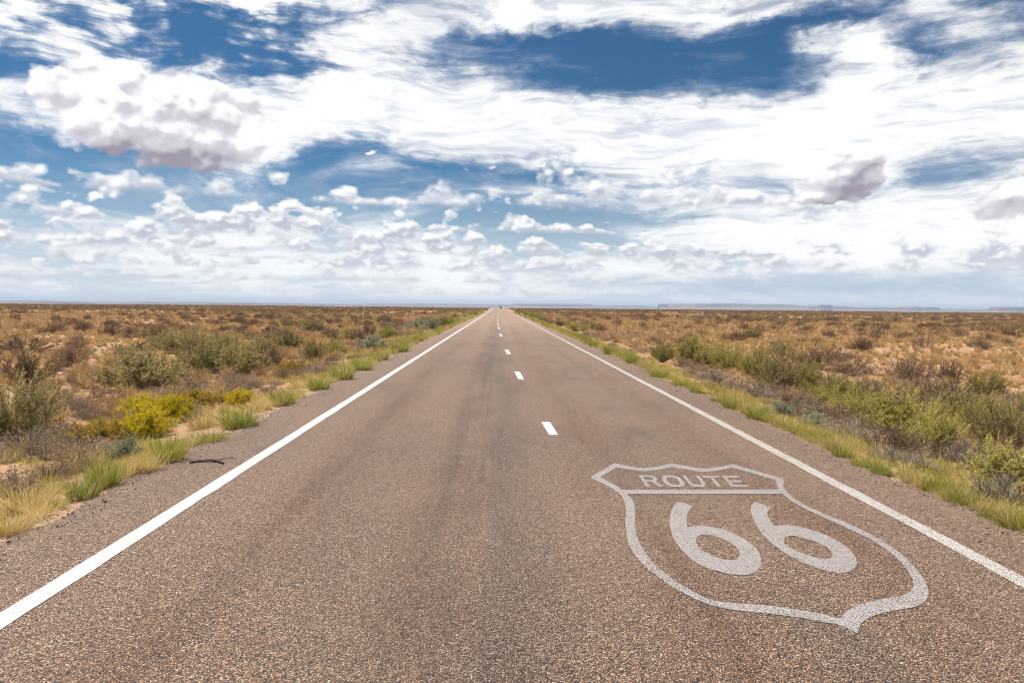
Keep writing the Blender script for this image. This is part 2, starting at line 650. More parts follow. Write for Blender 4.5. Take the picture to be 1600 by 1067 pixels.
def make_paint(name, cover, white, gapw):
    """road paint lying on the stones; it has gone from the hollows and off some stones"""
    m, g, out = new_mat(name)
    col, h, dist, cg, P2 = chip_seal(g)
    worn = g.noise(P2, 7.0, 5.0, 0.62)
    big_ = g.noise(P2, 1.3, 4.0, 0.6)
    keep = g.sstep(dist + (worn - 0.5) * 0.30 + (cg - 0.5) * 0.25, gapw, gapw - 0.22)
    keep = keep * g.sstep(cg + (worn - 0.5) * 1.0 + (big_ - 0.5) * 1.0, 1.0 - cover - 0.10, 1.0 - cover + 0.10)
    rub = g.sstep(g.noise(P2, 26.0, 3.0), 0.4, 0.65) * 0.6 + g.sstep(big_, 0.48, 0.66) * 0.6
    pc = g.mix(white, g.mix(white, (0.80, 0.76, 0.72), 1.0, 'MULTIPLY'), g.math('MINIMUM', rub, 1.0))
    principled(g, out, g.mix(col, pc, keep), 0.7, bump(g, h, 0.7, 0.004), 0.35)
    return m


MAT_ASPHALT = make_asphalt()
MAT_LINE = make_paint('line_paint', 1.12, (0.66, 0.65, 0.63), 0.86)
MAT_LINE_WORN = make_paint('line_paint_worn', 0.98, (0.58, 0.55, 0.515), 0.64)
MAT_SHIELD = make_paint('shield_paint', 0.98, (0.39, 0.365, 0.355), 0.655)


def make_soil():
    m, g, out = new_mat('desert_soil')
    geo = g.node('ShaderNodeNewGeometry')
    P = X(g, geo.outputs['Position'])
    x, y, z = g.split(P)
    n1 = g.noise(P, 0.25, 6.0, 0.6)
    n2 = g.noise(P, 2.2, 6.0, 0.65)
    n3 = g.noise(P, 28.0, 5.0, 0.65)
    n4 = g.noise(g.xyz(x * 0.012, y * 0.012, 0.0), 1.0, 4.0, 0.6)
    col = g.mix((0.36, 0.195, 0.105), (0.44, 0.275, 0.16), g.sstep(n1, 0.35, 0.65))
    litter = g.sstep(n2, 0.46, 0.66)
    col = g.mix(col, (0.25, 0.175, 0.115), litter * 0.6)
    col = g.mix(col, (0.40, 0.27, 0.155), g.sstep(n4, 0.45, 0.65) * 0.45)
    # pale grit washed out beside the asphalt
    rim = g.math('MAXIMUM', g.sstep(x, EDGE_L - 0.9, EDGE_L - 0.1) * g.sstep(x, 0.0, -0.1), g.sstep(x, EDGE_R + 0.9, EDGE_R + 0.1) * g.sstep(x, 0.0, 0.1))
    col = g.mix(col, (0.40, 0.285, 0.195), rim * g.sstep(n2, 0.25, 0.55) * 0.85)
    col = g.mix(col, g.mix(col, (0.55, 0.52, 0.50), 1.0, 'MULTIPLY'), g.sstep(n3, 0.52, 0.72) * 0.7)
    principled(g, out, col, 0.95, bump(g, n3 * 0.5 + n2, 0.8, 0.05), 0.15)
    return m


MAT_SOIL = make_soil()


# ------------------------------------------------------------------ ground: one sheet out to the horizon
def build_ground():
    def axis(stops):
        a = []
        for (p0, p1, n) in stops:
            a += list(np.linspace(p0, p1, n, endpoint=False))
        return a
    xs = axis([(0, 4.2, 4), (4.2, 9.0, 34), (9.0, 20.0, 34), (20, 60, 40), (60, 220, 34), (220, 900, 30), (900, 4000, 16), (4000, 20000, 10)]) + [20000.0]
    xs = np.array(sorted(set([round(-v, 4) for v in xs] + [round(v, 4) for v in xs])))
    ys = np.array(axis([(-40, 2, 14), (2, 30, 130), (30, 70, 80), (70, 200, 70), (200, 900, 60), (900, 4000, 22), (4000, 20000, 12)]) + [20000.0])
    XX, YY = np.meshgrid(xs, ys)
    ZZ = land_z(XX, YY)
    V = np.stack([XX.ravel(), YY.ravel(), ZZ.ravel()], 1)
    nx, ny = len(xs), len(ys)
    i = np.arange(nx - 1)[None, :] + nx * np.arange(ny - 1)[:, None]
    F = np.stack([i, i + 1, i + 1 + nx, i + nx], -1).reshape(-1, 4)
    tag(obj('ground', mesh_from('ground', V, F, [MAT_SOIL], True)), kind='structure')


build_ground()


# ------------------------------------------------------------------ road
def road_rows(y0=-12.0, y1=1800.0):
    ys = [y0]
    while ys[-1] < y1:
        ys.append(ys[-1] + max(0.10, abs(ys[-1]) * 0.010))
    return np.array(ys)


def build_road():
    ys = road_rows()
    lx = EDGE_L + edge_wobble(ys, 1)
    rx = EDGE_R + edge_wobble(ys, -1)
    z = road_z(ys)
    cols = []
    for f in (0.0, 0.04, 0.25, 0.5, 0.75, 0.96, 1.0):
        x = lx + (rx - lx) * f
        dz = -0.012 if f in (0.0, 1.0) else 0.0
        cols.append(np.stack([x, ys, z + dz], 1))
    left = np.stack([lx - 0.05, ys, z - 0.16], 1)
    right = np.stack([rx + 0.05, ys, z - 0.16], 1)
    cols = [left] + cols + [right]
    V = np.stack(cols, 1).reshape(-1, 3)
    nc, nr = len(cols), len(ys)
    i = np.arange(nc - 1)[None, :] + nc * np.arange(nr - 1)[:, None]
    F = np.stack([i, i + 1, i + 1 + nc, i + nc], -1).reshape(-1, 4)
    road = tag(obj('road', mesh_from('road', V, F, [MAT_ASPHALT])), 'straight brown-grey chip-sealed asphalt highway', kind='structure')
    # edge lines: sheets of paint with slightly uneven rims
    for xc, w, mat in ((LINE_L, 0.165, MAT_LINE), (LINE_R, 0.150, MAT_LINE_WORN)):
        j0 = (fbm(ys * 2.3, ys * 0, int(abs(xc) * 100), 3) - 0.5) * 0.020
        j1 = (fbm(ys * 2.3, ys * 0 + 9, int(abs(xc) * 100), 3) - 0.5) * 0.020
        a = np.stack([xc - w / 2 + j0, ys, z + 0.004], 1)
        b = np.stack([xc + w / 2 + j1, ys, z + 0.004], 1)
        V = np.stack([a, b], 1).reshape(-1, 3)
        k = 2 * np.arange(len(ys) - 1)
        obj('edge_line', mesh_from('edge_line', V, np.stack([k, k + 1, k + 3, k + 2], 1), [mat]), road)
    # centre dashes: each where its ends lie on the road
    dashes = [((852.5, 659.5), (865.5, 679.5)), ((807.5, 580.5), (814.5, 592.5)), ((791.3, 546.5), (795.3, 553.2)), ((781.3, 521.7), (783.9, 526.0)),
              ((779.0, 511.3), (780.2, 513.9)), ((777.9, 505.8), (778.7, 507.7)), ((777.6, 500.6), (778.0, 502.2)), ((777.6, 496.0), (777.9, 497.2)),
              ((777.7, 492.0), (777.9, 493.0)), ((777.8, 489.0), (777.9, 489.7))]
    for k, (far, near) in enumerate(dashes):
        xf, yf = on_ground(*far)
        xn, yn = on_ground(*near)
        n = 10
        t = np.linspace(0, 1, n)
        cx = xn + (xf - xn) * t
        yy = yn + (yf - yn) * t
        w = 0.145 + 0.012 * (k % 3)
        e0 = (fbm(yy * 6, yy * 0 + k, 3, 2) - 0.5) * 0.02
        e1 = (fbm(yy * 6, yy * 0 + k, 4, 2) - 0.5) * 0.02
        zz = road_z(yy) + 0.004
        V = np.stack([np.stack([cx - w / 2 + e0, yy, zz], 1), np.stack([cx + w / 2 + e1, yy, zz], 1)], 1).reshape(-1, 3)
        q = 2 * np.arange(n - 1)
        obj('lane_dash', mesh_from('lane_dash', V, np.stack([q, q + 1, q + 3, q + 2], 1), [MAT_LINE]), road)
    return road


ROAD = build_road()


# ------------------------------------------------------------------ the painted shield
def smooth_loop(pts, sub=5, corners=()):
    """closed Catmull-Rom loop; the listed points stay sharp"""
    n = len(pts)
    out = []
    for i in range(n):
        p0, p1, p2, p3 = (np.array(pts[(i + k) % n], float) for k in (-1, 0, 1, 2))
        if i in corners:
            p0 = p1 - (p2 - p1) * 0.3
        if (i + 1) % n in corners:
            p3 = p2 + (p2 - p1) * 0.3
        for s in range(sub):
            t = s / sub
            out.append(0.5 * ((2 * p1) + (-p0 + p2) * t + (2 * p0 - 5 * p1 + 4 * p2 - p3) * t * t + (-p0 + 3 * p1 - 3 * p2 + p3) * t ** 3))
    return out


def painted(name, loops, mat, parent, z=0.004):
    """flat paint with holes: first loop is the rim; loops are in 1/2.2222 photo pixels from (880, 680)"""
    from mathutils.geometry import tessellate_polygon
    pl = []
    for lp in loops:
        w = []
        for (a, b) in lp:
            x, y = on_ground(880 + a / 2.2222, 680 + b / 2.2222)
            w.append(Vector((x, y, 0.0)))
        pl.append(w)
    tris = tessellate_polygon(pl)
    V = [(*p[:2], z) for w in pl for p in w]
    F = []
    for t in tris:
        a, b, c = (Vector(V[i]) for i in t)
        F.append(t if (b - a).cross(c - a).z > 0 else t[::-1])
    return obj(name, mesh_from(name, V, F, [mat]), parent)


def build_shield():
    cx, cyy = on_ground(1180, 850)
    root = bpy.data.objects.new('road_shield_marking', None)
    COL.objects.link(root)
    tag(root, 'faded white painted highway shield reading ROUTE 66 on the asphalt', 'road marking')
    outer = [(92, 147), (178, 97), (225, 107), (272, 114), (325, 109), (378, 98), (430, 108), (480, 116), (540, 110), (590, 100), (668, 124), (760, 150),
             (767, 164), (764, 178), (785, 205), (830, 237), (900, 270), (1000, 312), (1100, 362), (1180, 418), (1240, 482), (1267, 535), (1262, 570),
             (1225, 595), (1140, 611), (1072, 630), (1035, 655), (1022, 690), (962, 660), (900, 649), (800, 631), (700, 619), (600, 608), (520, 592),
             (440, 560), (340, 500), (260, 430), (226, 370), (216, 300), (218, 255), (200, 208), (160, 180)]
    top = [(128, 146), (186, 112), (230, 119), (275, 125), (328, 121), (378, 111), (430, 119), (482, 127), (540, 122), (586, 113), (660, 133), (738, 156),
           (742, 172), (750, 188), (500, 190), (205, 190), (170, 168)]
    low = [(222, 204), (500, 204), (762, 204), (800, 234), (880, 275), (980, 320), (1080, 370), (1150, 420), (1202, 480), (1216, 526), (1180, 555),
           (1100, 571), (1030, 587), (985, 612), (958, 638), (900, 621), (800, 604), (700, 591), (560, 580), (500, 566), (430, 531), (350, 476),
           (285, 410), (256, 350), (249, 300), (250, 255), (240, 225)]
    painted('outline', [smooth_loop(outer, 5, (0, 1, 5, 9, 11, 27)), smooth_loop(top, 4, (0, 1, 5, 9, 11, 13, 15)), smooth_loop(low, 5, (0, 2, 14))], MAT_SHIELD, root)
    six1 = [(398, 232), (383, 248), (371, 280), (372, 320), (386, 362), (415, 402), (460, 441), (520, 468), (590, 484), (642, 485), (676, 470), (688, 440),
            (680, 410), (655, 380), (610, 350), (560, 329), (500, 316), (455, 316), (431, 322), (428, 300), (432, 272), (448, 248), (424, 236)]
    hole1 = [(462, 372), (466, 352), (492, 345), (532, 352), (577, 371), (605, 395), (614, 416), (598, 432), (560, 432), (512, 416), (475, 393)]
    six2 = [(664, 231), (654, 246), (653, 268), (665, 302), (690, 341), (730, 381), (790, 421), (850, 450), (910, 470), (960, 478), (1000, 472), (1019, 450),
            (1012, 420), (985, 390), (940, 360), (880, 335), (820, 318), (770, 312), (733, 316), (716, 292), (709, 270), (722, 252), (692, 240)]
    hole2 = [(765, 367), (775, 353), (802, 350), (852, 362), (902, 383), (930, 402), (934, 419), (914, 431), (870, 423), (820, 405), (780, 386)]
    for s, h in ((six1, hole1), (six2, hole2)):
        painted('numeral', [smooth_loop(s, 5, (0, 18, 21)), smooth_loop(h, 5)], MAT_SHIELD, root)
    # letters in a unit box, laid into the slanting strip of the top field
    def place(u, v):                                     # u along the word 0..1, v up 0..1
        b = np.array((288, 179)) * (1 - u) + np.array((646, 179)) * u
        t = np.array((262, 139)) * (1 - u) + np.array((610, 142)) * u
        return b * (1 - v) + t * v
    def ring(cx_, cy_, rx, ry, n=22, p=2.4):
        o = []
        for k in range(n):
            a = 2 * math.pi * k / n
            c_, s_ = math.cos(a), math.sin(a)
            o.append((cx_ + rx * math.copysign(abs(c_) ** (2 / p), c_), cy_ + ry * math.copysign(abs(s_) ** (2 / p), s_)))
        return o
    st = 0.20
    R = [[(0, 0), (0, 1), (0.55, 1), (0.78, 0.97), (0.9, 0.86), (0.93, 0.72), (0.88, 0.57), (0.74, 0.46), (1.0, 0), (0.76, 0), (0.53, 0.42), (st, 0.42), (st, 0)],
         [(st, 0.58), (st, 0.84), (0.52, 0.84), (0.66, 0.81), (0.71, 0.71), (0.66, 0.61), (0.52, 0.58)]]
    O = [ring(0.5, 0.5, 0.52, 0.52), ring(0.5, 0.5, 0.30, 0.34)]
    U = [[(0, 1), (0, 0.36), (0.06, 0.14), (0.22, 0.01), (0.5, -0.03), (0.78, 0.01), (0.94, 0.14), (1, 0.36), (1, 1), (1 - st, 1), (1 - st, 0.38), (0.74, 0.2), (0.5, 0.14),
          (0.26, 0.2), (st, 0.38), (st, 1)]]
    T = [[(0.39, 0), (0.39, 0.83), (0, 0.83), (0, 1), (1, 1), (1, 0.83), (0.61, 0.83), (0.61, 0)]]
    E = [[(0, 0), (0, 1), (0.96, 1), (0.96, 0.84), (st, 0.84), (st, 0.59), (0.88, 0.59), (0.88, 0.43), (st, 0.43), (st, 0.16), (1, 0.16), (1, 0)]]
    spans = [(0.0, 0.17), (0.205, 0.40), (0.435, 0.60), (0.63, 0.795), (0.83, 1.0)]
    for L, (a, b) in zip((R, O, U, T, E), spans):
        painted('letter', [[tuple(place(a + (b - a) * u, v)) for u, v in lp] for lp in L], MAT_SHIELD, root)


build_shield()


# ------------------------------------------------------------------ mesas beyond the edge of the plain
def make_rock():
    m, g, out = new_mat('mesa_rock')
    geo = g.node('ShaderNodeNewGeometry')
    P = X(g, geo.outputs['Position'])
    x, y, z = g.split(P)
    band = g.noise(g.xyz(x * 0.0015, y * 0.0015, z * 0.12), 1.0, 4.0, 0.6)
    n = g.noise(P, 0.01, 5.0, 0.6)
    col = g.mix((0.16, 0.095, 0.075), (0.27, 0.19, 0.145), g.sstep(band, 0.38, 0.62))
    col = g.mix(col, (0.15, 0.11, 0.08), g.sstep(n, 0.45, 0.7) * 0.6)
    principled(g, out, col, 0.95, None, 0.1)
    return m


MAT_ROCK = make_rock()
# middle of the foot in the photograph, half width (px), height of the top above the level of the eye (px), distance (m)
MESAS = [
    (1039, 10, 5.6, 11500), (1142, 88, 6.4, 11500), (1140, 26, 7.6, 11300), (1255, 60, 4.6, 12200), (1288, 9, 6.2, 11800), (1335, 70, 3.4, 12600),
    (1436, 24, 4.0, 12000), (1478, 90, 1.8, 13000), (1573, 20, 5.0, 11000), (1640, 60, 4.4, 11500),
    (862, 60, 4.2, 12500), (930, 90, 2.6, 13000), (700, 130, 2.6, 13500), (350, 110, 1.6, 9500), (110, 190, 0.9, 9000), (-40, 90, 1.6, 10000), (540, 120, 1.2, 12500),
]


def build_mesas():
    rng = random.Random(5)
    for k, (px, hw, up, dist) in enumerate(MESAS):
        hor = 478 + 0.009 * (px - 778.6)
        d = ray(px, hor)
        d = Vector((d.x, d.y, 0)).normalized()
        cx, cyy = d.x * dist, d.y * dist
        foot = float(land_z(cx, cyy)) - 3.0
        kx = dist / FPX / max(d.y, 0.3) * d.y                      # metres for a pixel across
        half = hw * dist / FPX * 1.0
        top = CAM_Z + 0.9 * up * dist / FPX
        n = 44
        rings = []
        # talus foot, foot of the cliff, cliff top, inner top
        for (fr, hz, jit) in ((1.7, 0.0, 0.10), (1.35, 0.30, 0.10), (1.08, 0.58, 0.09), (1.0, 0.94, 0.09), (0.96, 1.0, 0.07), (0.5, 1.01, 0.05)):
            rr = []
            for i in range(n):
                a = 2 * math.pi * i / n
                w = float(fbm(math.cos(a) * 2.2 + k * 7.1 + 50, math.sin(a) * 2.2 + 50, 71, 3)) - 0.5
                w2 = float(fbm(math.cos(a) * 9 + k * 3.1 + 50, math.sin(a) * 9 + 50, 72, 2)) - 0.5
                r = fr * (1 + w * 0.6 + w2 * (0.22 if hz < 0.9 else 0.14))
                zz = foot + (top - foot) * hz * (1 + (w2 * 0.05 if hz > 0.5 else w2 * 0.3) * (1 if hz > 0 else 0))
                ex = r * half * math.cos(a)
                ey = r * half * 0.7 * math.sin(a)
                # across the view, and away from the eye
                rr.append((cx + ex * d.y + ey * d.x, cyy - ex * d.x + ey * d.y, zz))
            rings.append(rr)
        V = [p for r in rings for p in r] + [(cx, cyy, top)]
        F = []
        for q in range(len(rings) - 1):
            for i in range(n):
                j = (i + 1) % n
                F.append((q * n + i, q * n + j, (q + 1) * n + j, (q + 1) * n + i))
        c_ = len(V) - 1
        q = len(rings) - 1
        F += [(q * n + i, q * n + (i + 1) % n, c_) for i in range(n)]
        tag(obj('mesa', mesh_from('mesa', V, F, [MAT_ROCK])), kind='structure')


build_mesas()

# ------------------------------------------------------------------ plant materials
def leaf_mat(name, stops, trans=0.35, vary=0.25):
    """thin leaves: each leaf takes its own shade, each plant its own lightness"""
    m, g, out = new_mat(name)
    geo = g.node('ShaderNodeNewGeometry')
    oi = g.node('ShaderNodeObjectInfo')
    isl = X(g, geo.outputs['Random Per Island'])
    rnd = X(g, oi.outputs['Random'])
    col = g.ramp(isl, [(i / (len(stops) - 1), c) for i, c in enumerate(stops)])
    lum = g.lin(rnd, 0.0, 1.0, 1.0 - vary, 1.0 + vary)
    col = g.vmath('SCALE', col, lum)
    d = g.node('ShaderNodeBsdfDiffuse')
    g.put(d.inputs['Color'], col)
    if trans <= 0:
        g.l.new(d.outputs[0], out.inputs[0])
        return m
    tr = g.node('ShaderNodeBsdfTranslucent')
    g.put(tr.inputs['Color'], col)
    mx = g.node('ShaderNodeMixShader')
    mx.inputs[0].default_value = trans
    g.l.new(d.outputs[0], mx.inputs[1])
    g.l.new(tr.outputs[0], mx.inputs[2])
    g.l.new(mx.outputs[0], out.inputs[0])
    return m


M_TWIG = leaf_mat('twig_grey_brown', [(0.13, 0.10, 0.075), (0.21, 0.165, 0.13), (0.31, 0.255, 0.205)], 0.0)
M_DEAD = leaf_mat('twig_dead_grey', [(0.16, 0.13, 0.105), (0.29, 0.245, 0.20), (0.44, 0.38, 0.32)], 0.0)
M_BROWN = leaf_mat('leaf_dry_brown', [(0.14, 0.085, 0.05), (0.25, 0.155, 0.09), (0.36, 0.24, 0.135), (0.31, 0.235, 0.15)], 0.25, 0.35)
M_OLIVE = leaf_mat('leaf_olive', [(0.19, 0.165, 0.06), (0.36, 0.305, 0.115), (0.50, 0.42, 0.17), (0.58, 0.50, 0.26)], 0.35)
M_LIGHT = leaf_mat('leaf_light_green', [(0.26, 0.24, 0.06), (0.43, 0.395, 0.10), (0.57, 0.51, 0.145), (0.64, 0.56, 0.22)], 0.38)
M_YELLOW = leaf_mat('flower_yellow', [(0.50, 0.38, 0.015), (0.68, 0.51, 0.02), (0.80, 0.62, 0.03), (0.58, 0.48, 0.05)], 0.35, 0.12)
M_RUSTY = leaf_mat('flower_fading', [(0.40, 0.27, 0.03), (0.55, 0.41, 0.035), (0.42, 0.22, 0.06), (0.32, 0.27, 0.05)], 0.35, 0.12)
M_SAGE = leaf_mat('leaf_sage', [(0.28, 0.29, 0.18), (0.40, 0.41, 0.27), (0.52, 0.52, 0.37)], 0.3, 0.12)
M_GREEN = leaf_mat('grass_green', [(0.12, 0.17, 0.022), (0.21, 0.27, 0.035), (0.31, 0.35, 0.05), (0.46, 0.40, 0.13)], 0.45, 0.15)
M_YGREEN = leaf_mat('grass_yellow_green', [(0.24, 0.26, 0.045), (0.39, 0.37, 0.07), (0.52, 0.44, 0.12), (0.58, 0.46, 0.17)], 0.45, 0.15)
M_STRAW = leaf_mat('grass_straw', [(0.46, 0.32, 0.12), (0.64, 0.475, 0.20), (0.76, 0.60, 0.30), (0.52, 0.36, 0.155)], 0.40, 0.18)
M_PLAIN = leaf_mat('grass_plain', [(0.36, 0.22, 0.10), (0.53, 0.345, 0.155), (0.70, 0.50, 0.24), (0.40, 0.27, 0.14)], 0.35, 0.3)
M_FAR = leaf_mat('grass_far', [(0.37, 0.225, 0.11), (0.54, 0.35, 0.165), (0.69, 0.48, 0.245), (0.40, 0.27, 0.14)], 0.3, 0.3)
M_MAT = leaf_mat('mat_grey_brown', [(0.20, 0.145, 0.10), (0.34, 0.25, 0.175), (0.48, 0.37, 0.27)], 0.15, 0.3)


# ------------------------------------------------------------------ plant shapes, one metre high and wide
def unit(v):
    return v / np.maximum(np.linalg.norm(v, axis=-1, keepdims=True), 1e-9)


def ribbons(P, W, rng):
    """P (n, k, 3) paths, W (n, k) half widths -> verts, quads"""
    n, k, _ = P.shape
    d = unit(P[:, -1] - P[:, 0])
    side = unit(np.cross(d, rng.normal(size=(n, 3))))
    A = P - side[:, None, :] * W[..., None]
    B = P + side[:, None, :] * W[..., None]
    V = np.stack([A, B], 2).reshape(-1, 3)
    base = (np.arange(n) * k * 2)[:, None] + (np.arange(k - 1) * 2)[None, :]
    F = np.stack([base, base + 1, base + 3, base + 2], -1).reshape(-1, 4)
    return V, F


def leaves(C, D, L, Wd, rng):
    """diamond leaves at C, pointing D"""
    n = len(C)
    D = unit(D)
    S = unit(np.cross(D, rng.normal(size=(n, 3))))
    L = L[:, None]; Wd = Wd[:, None]
    V = np.stack([C, C + D * L * 0.5 - S * Wd, C + D * L, C + D * L * 0.5 + S * Wd], 1).reshape(-1, 3)
    b = 4 * np.arange(n)
    return V, np.stack([b, b + 1, b + 2, b + 3], 1)


def grow(rng, n_main=26, n_sub=9, n_leaf=12, spread=1.42, leaf=(0.05, 0.012), bend=0.32, sub_len=0.34, leaf_from=0.15, stem_w=0.010, flat=1.0, lumps=5):
    az = rng.uniform(0, 2 * np.pi, n_main)
    tilt = rng.uniform(0.0, 1.0, n_main) ** 0.62 * spread
    # uneven outline: some sides of the plant are taller
    la = rng.uniform(0, 2 * np.pi, lumps)
    lob = np.max(0.72 + 0.28 * np.cos(az[:, None] - la[None, :]) ** 3 * rng.uniform(0.6, 1, lumps)[None, :], axis=1)
    ln = rng.uniform(0.72, 1.08, n_main) * lob * (1 - 0.16 * (tilt / spread) ** 2)
    K = 6
    t = np.linspace(0, 1, K)
    tl = tilt[:, None] * (1.0 - bend * t[None, :])
    stp = ln[:, None] / (K - 1)
    dirs = np.stack([np.sin(tl) * np.cos(az)[:, None], np.sin(tl) * np.sin(az)[:, None], np.cos(tl) * flat], -1)
    dirs = dirs + rng.normal(size=dirs.shape) * 0.16
    P = np.concatenate([np.zeros((n_main, 1, 3)), np.cumsum(dirs * stp[..., None], 1)[:, :-1]], 1)
    P[:, :, :2] += (rng.normal(size=(n_main, 1, 2)) * 0.05)
    W = stem_w * (1.0 - 0.75 * t)[None, :] * rng.uniform(0.6, 1.3, (n_main, 1))
    V1, F1 = ribbons(P, W, rng)
    # side twigs
    m = n_main * n_sub
    pid = np.repeat(np.arange(n_main), n_sub)
    ts = rng.uniform(0.16, 0.99, m) ** 0.8
    seg = np.clip((ts * (K - 1)).astype(int), 0, K - 2)
    fr = ts * (K - 1) - seg
    S0 = P[pid, seg] * (1 - fr)[:, None] + P[pid, seg + 1] * fr[:, None]
    dd = unit(P[pid, seg + 1] - P[pid, seg])
    D2 = unit(dd + rng.normal(size=(m, 3)) * 0.55 + np.array((0, 0, 0.25)))
    L2 = sub_len * rng.uniform(0.5, 1.15, m) * ln[pid]
    k2 = 4
    t2 = np.linspace(0, 1, k2)
    P2 = S0[:, None, :] + D2[:, None, :] * (L2[:, None] * t2[None, :])[..., None] + rng.normal(size=(m, k2, 3)) * 0.014 * t2[None, :, None]
    P2[:, :, 2] += (t2 ** 2)[None, :] * L2[:, None] * 0.18
    W2 = stem_w * 0.5 * (1 - 0.7 * t2)[None, :] * np.ones((m, 1))
    V2, F2 = ribbons(P2, W2, rng)
    # leaves
    q = m * n_leaf
    lid = np.repeat(np.arange(m), n_leaf)
    tt = leaf_from + (1 - leaf_from) * rng.uniform(0, 1, q) ** 0.75
    sg = np.clip((tt * (k2 - 1)).astype(int), 0, k2 - 2)
    ff = tt * (k2 - 1) - sg
    C = P2[lid, sg] * (1 - ff)[:, None] + P2[lid, sg + 1] * ff[:, None]
    LD = unit(D2[lid] + rng.normal(size=(q, 3)) * 0.75)
    V3, F3 = leaves(C, LD, leaf[0] * rng.uniform(0.6, 1.35, q), leaf[1] * rng.uniform(0.7, 1.3, q), rng)
    stems = (np.concatenate([V1, V2]), np.concatenate([F1, F2 + len(V1)]))
    tips = P2[:, -1]
    return stems, (V3, F3), tips


def normalise(parts):
    allv = np.concatenate([p[0] for p in parts])
    w = 2 * np.percentile(np.hypot(allv[:, 0], allv[:, 1]), 97)
    h = np.percentile(allv[:, 2], 99)
    s = np.array((1 / w, 1 / w, 1 / h))
    out = []
    for V, F in parts:
        V = V * s
        V[:, 2] = np.maximum(V[:, 2], -0.06)
        out.append((V, F))
    return out


def blades(rng, n=220, spread=0.75, arch=0.7, width=0.016, base=0.16, lo=0.45):
    az = rng.uniform(0, 2 * np.pi, n)
    tilt = np.abs(rng.normal(size=n)) * spread * 0.6
    ln = rng.uniform(lo, 1.0, n)
    K = 5
    t = np.linspace(0, 1, K)
    tl = tilt[:, None] + arch * rng.uniform(0.1, 1.0, n)[:, None] * t[None, :] ** 1.6
    dirs = np.stack([np.sin(tl) * np.cos(az)[:, None], np.sin(tl) * np.sin(az)[:, None], np.cos(tl)], -1)
    P = np.concatenate([np.zeros((n, 1, 3)), np.cumsum(dirs * (ln / (K - 1))[:, None, None], 1)[:, :-1]], 1)
    b = np.sqrt(rng.uniform(0, 1, n)) * base
    ba = az + rng.normal(size=n) * 0.9
    P[:, :, 0] += (b * np.cos(ba))[:, None]
    P[:, :, 1] += (b * np.sin(ba))[:, None]
    W = width * 0.5 * np.array((0.8, 1.0, 0.85, 0.55, 0.06))[None, :] * rng.uniform(0.6, 1.2, (n, 1))
    return ribbons(P, W, rng)


def plant_meshes(name, parts, mats):
    return [mesh_from(name, V, F, [m]) for (V, F), m in zip(parts, mats)]


def merged(name, parts, mats):
    V = np.concatenate([p[0] for p in parts])
    F, idx, o = [], [], 0
    for i, (v, f) in enumerate(parts):
        F.append(f + o)
        idx.append(np.full(len(f), i))
        o += len(v)
    return mesh_from(name, V, np.concatenate(F), mats, mat_idx=np.concatenate(idx))


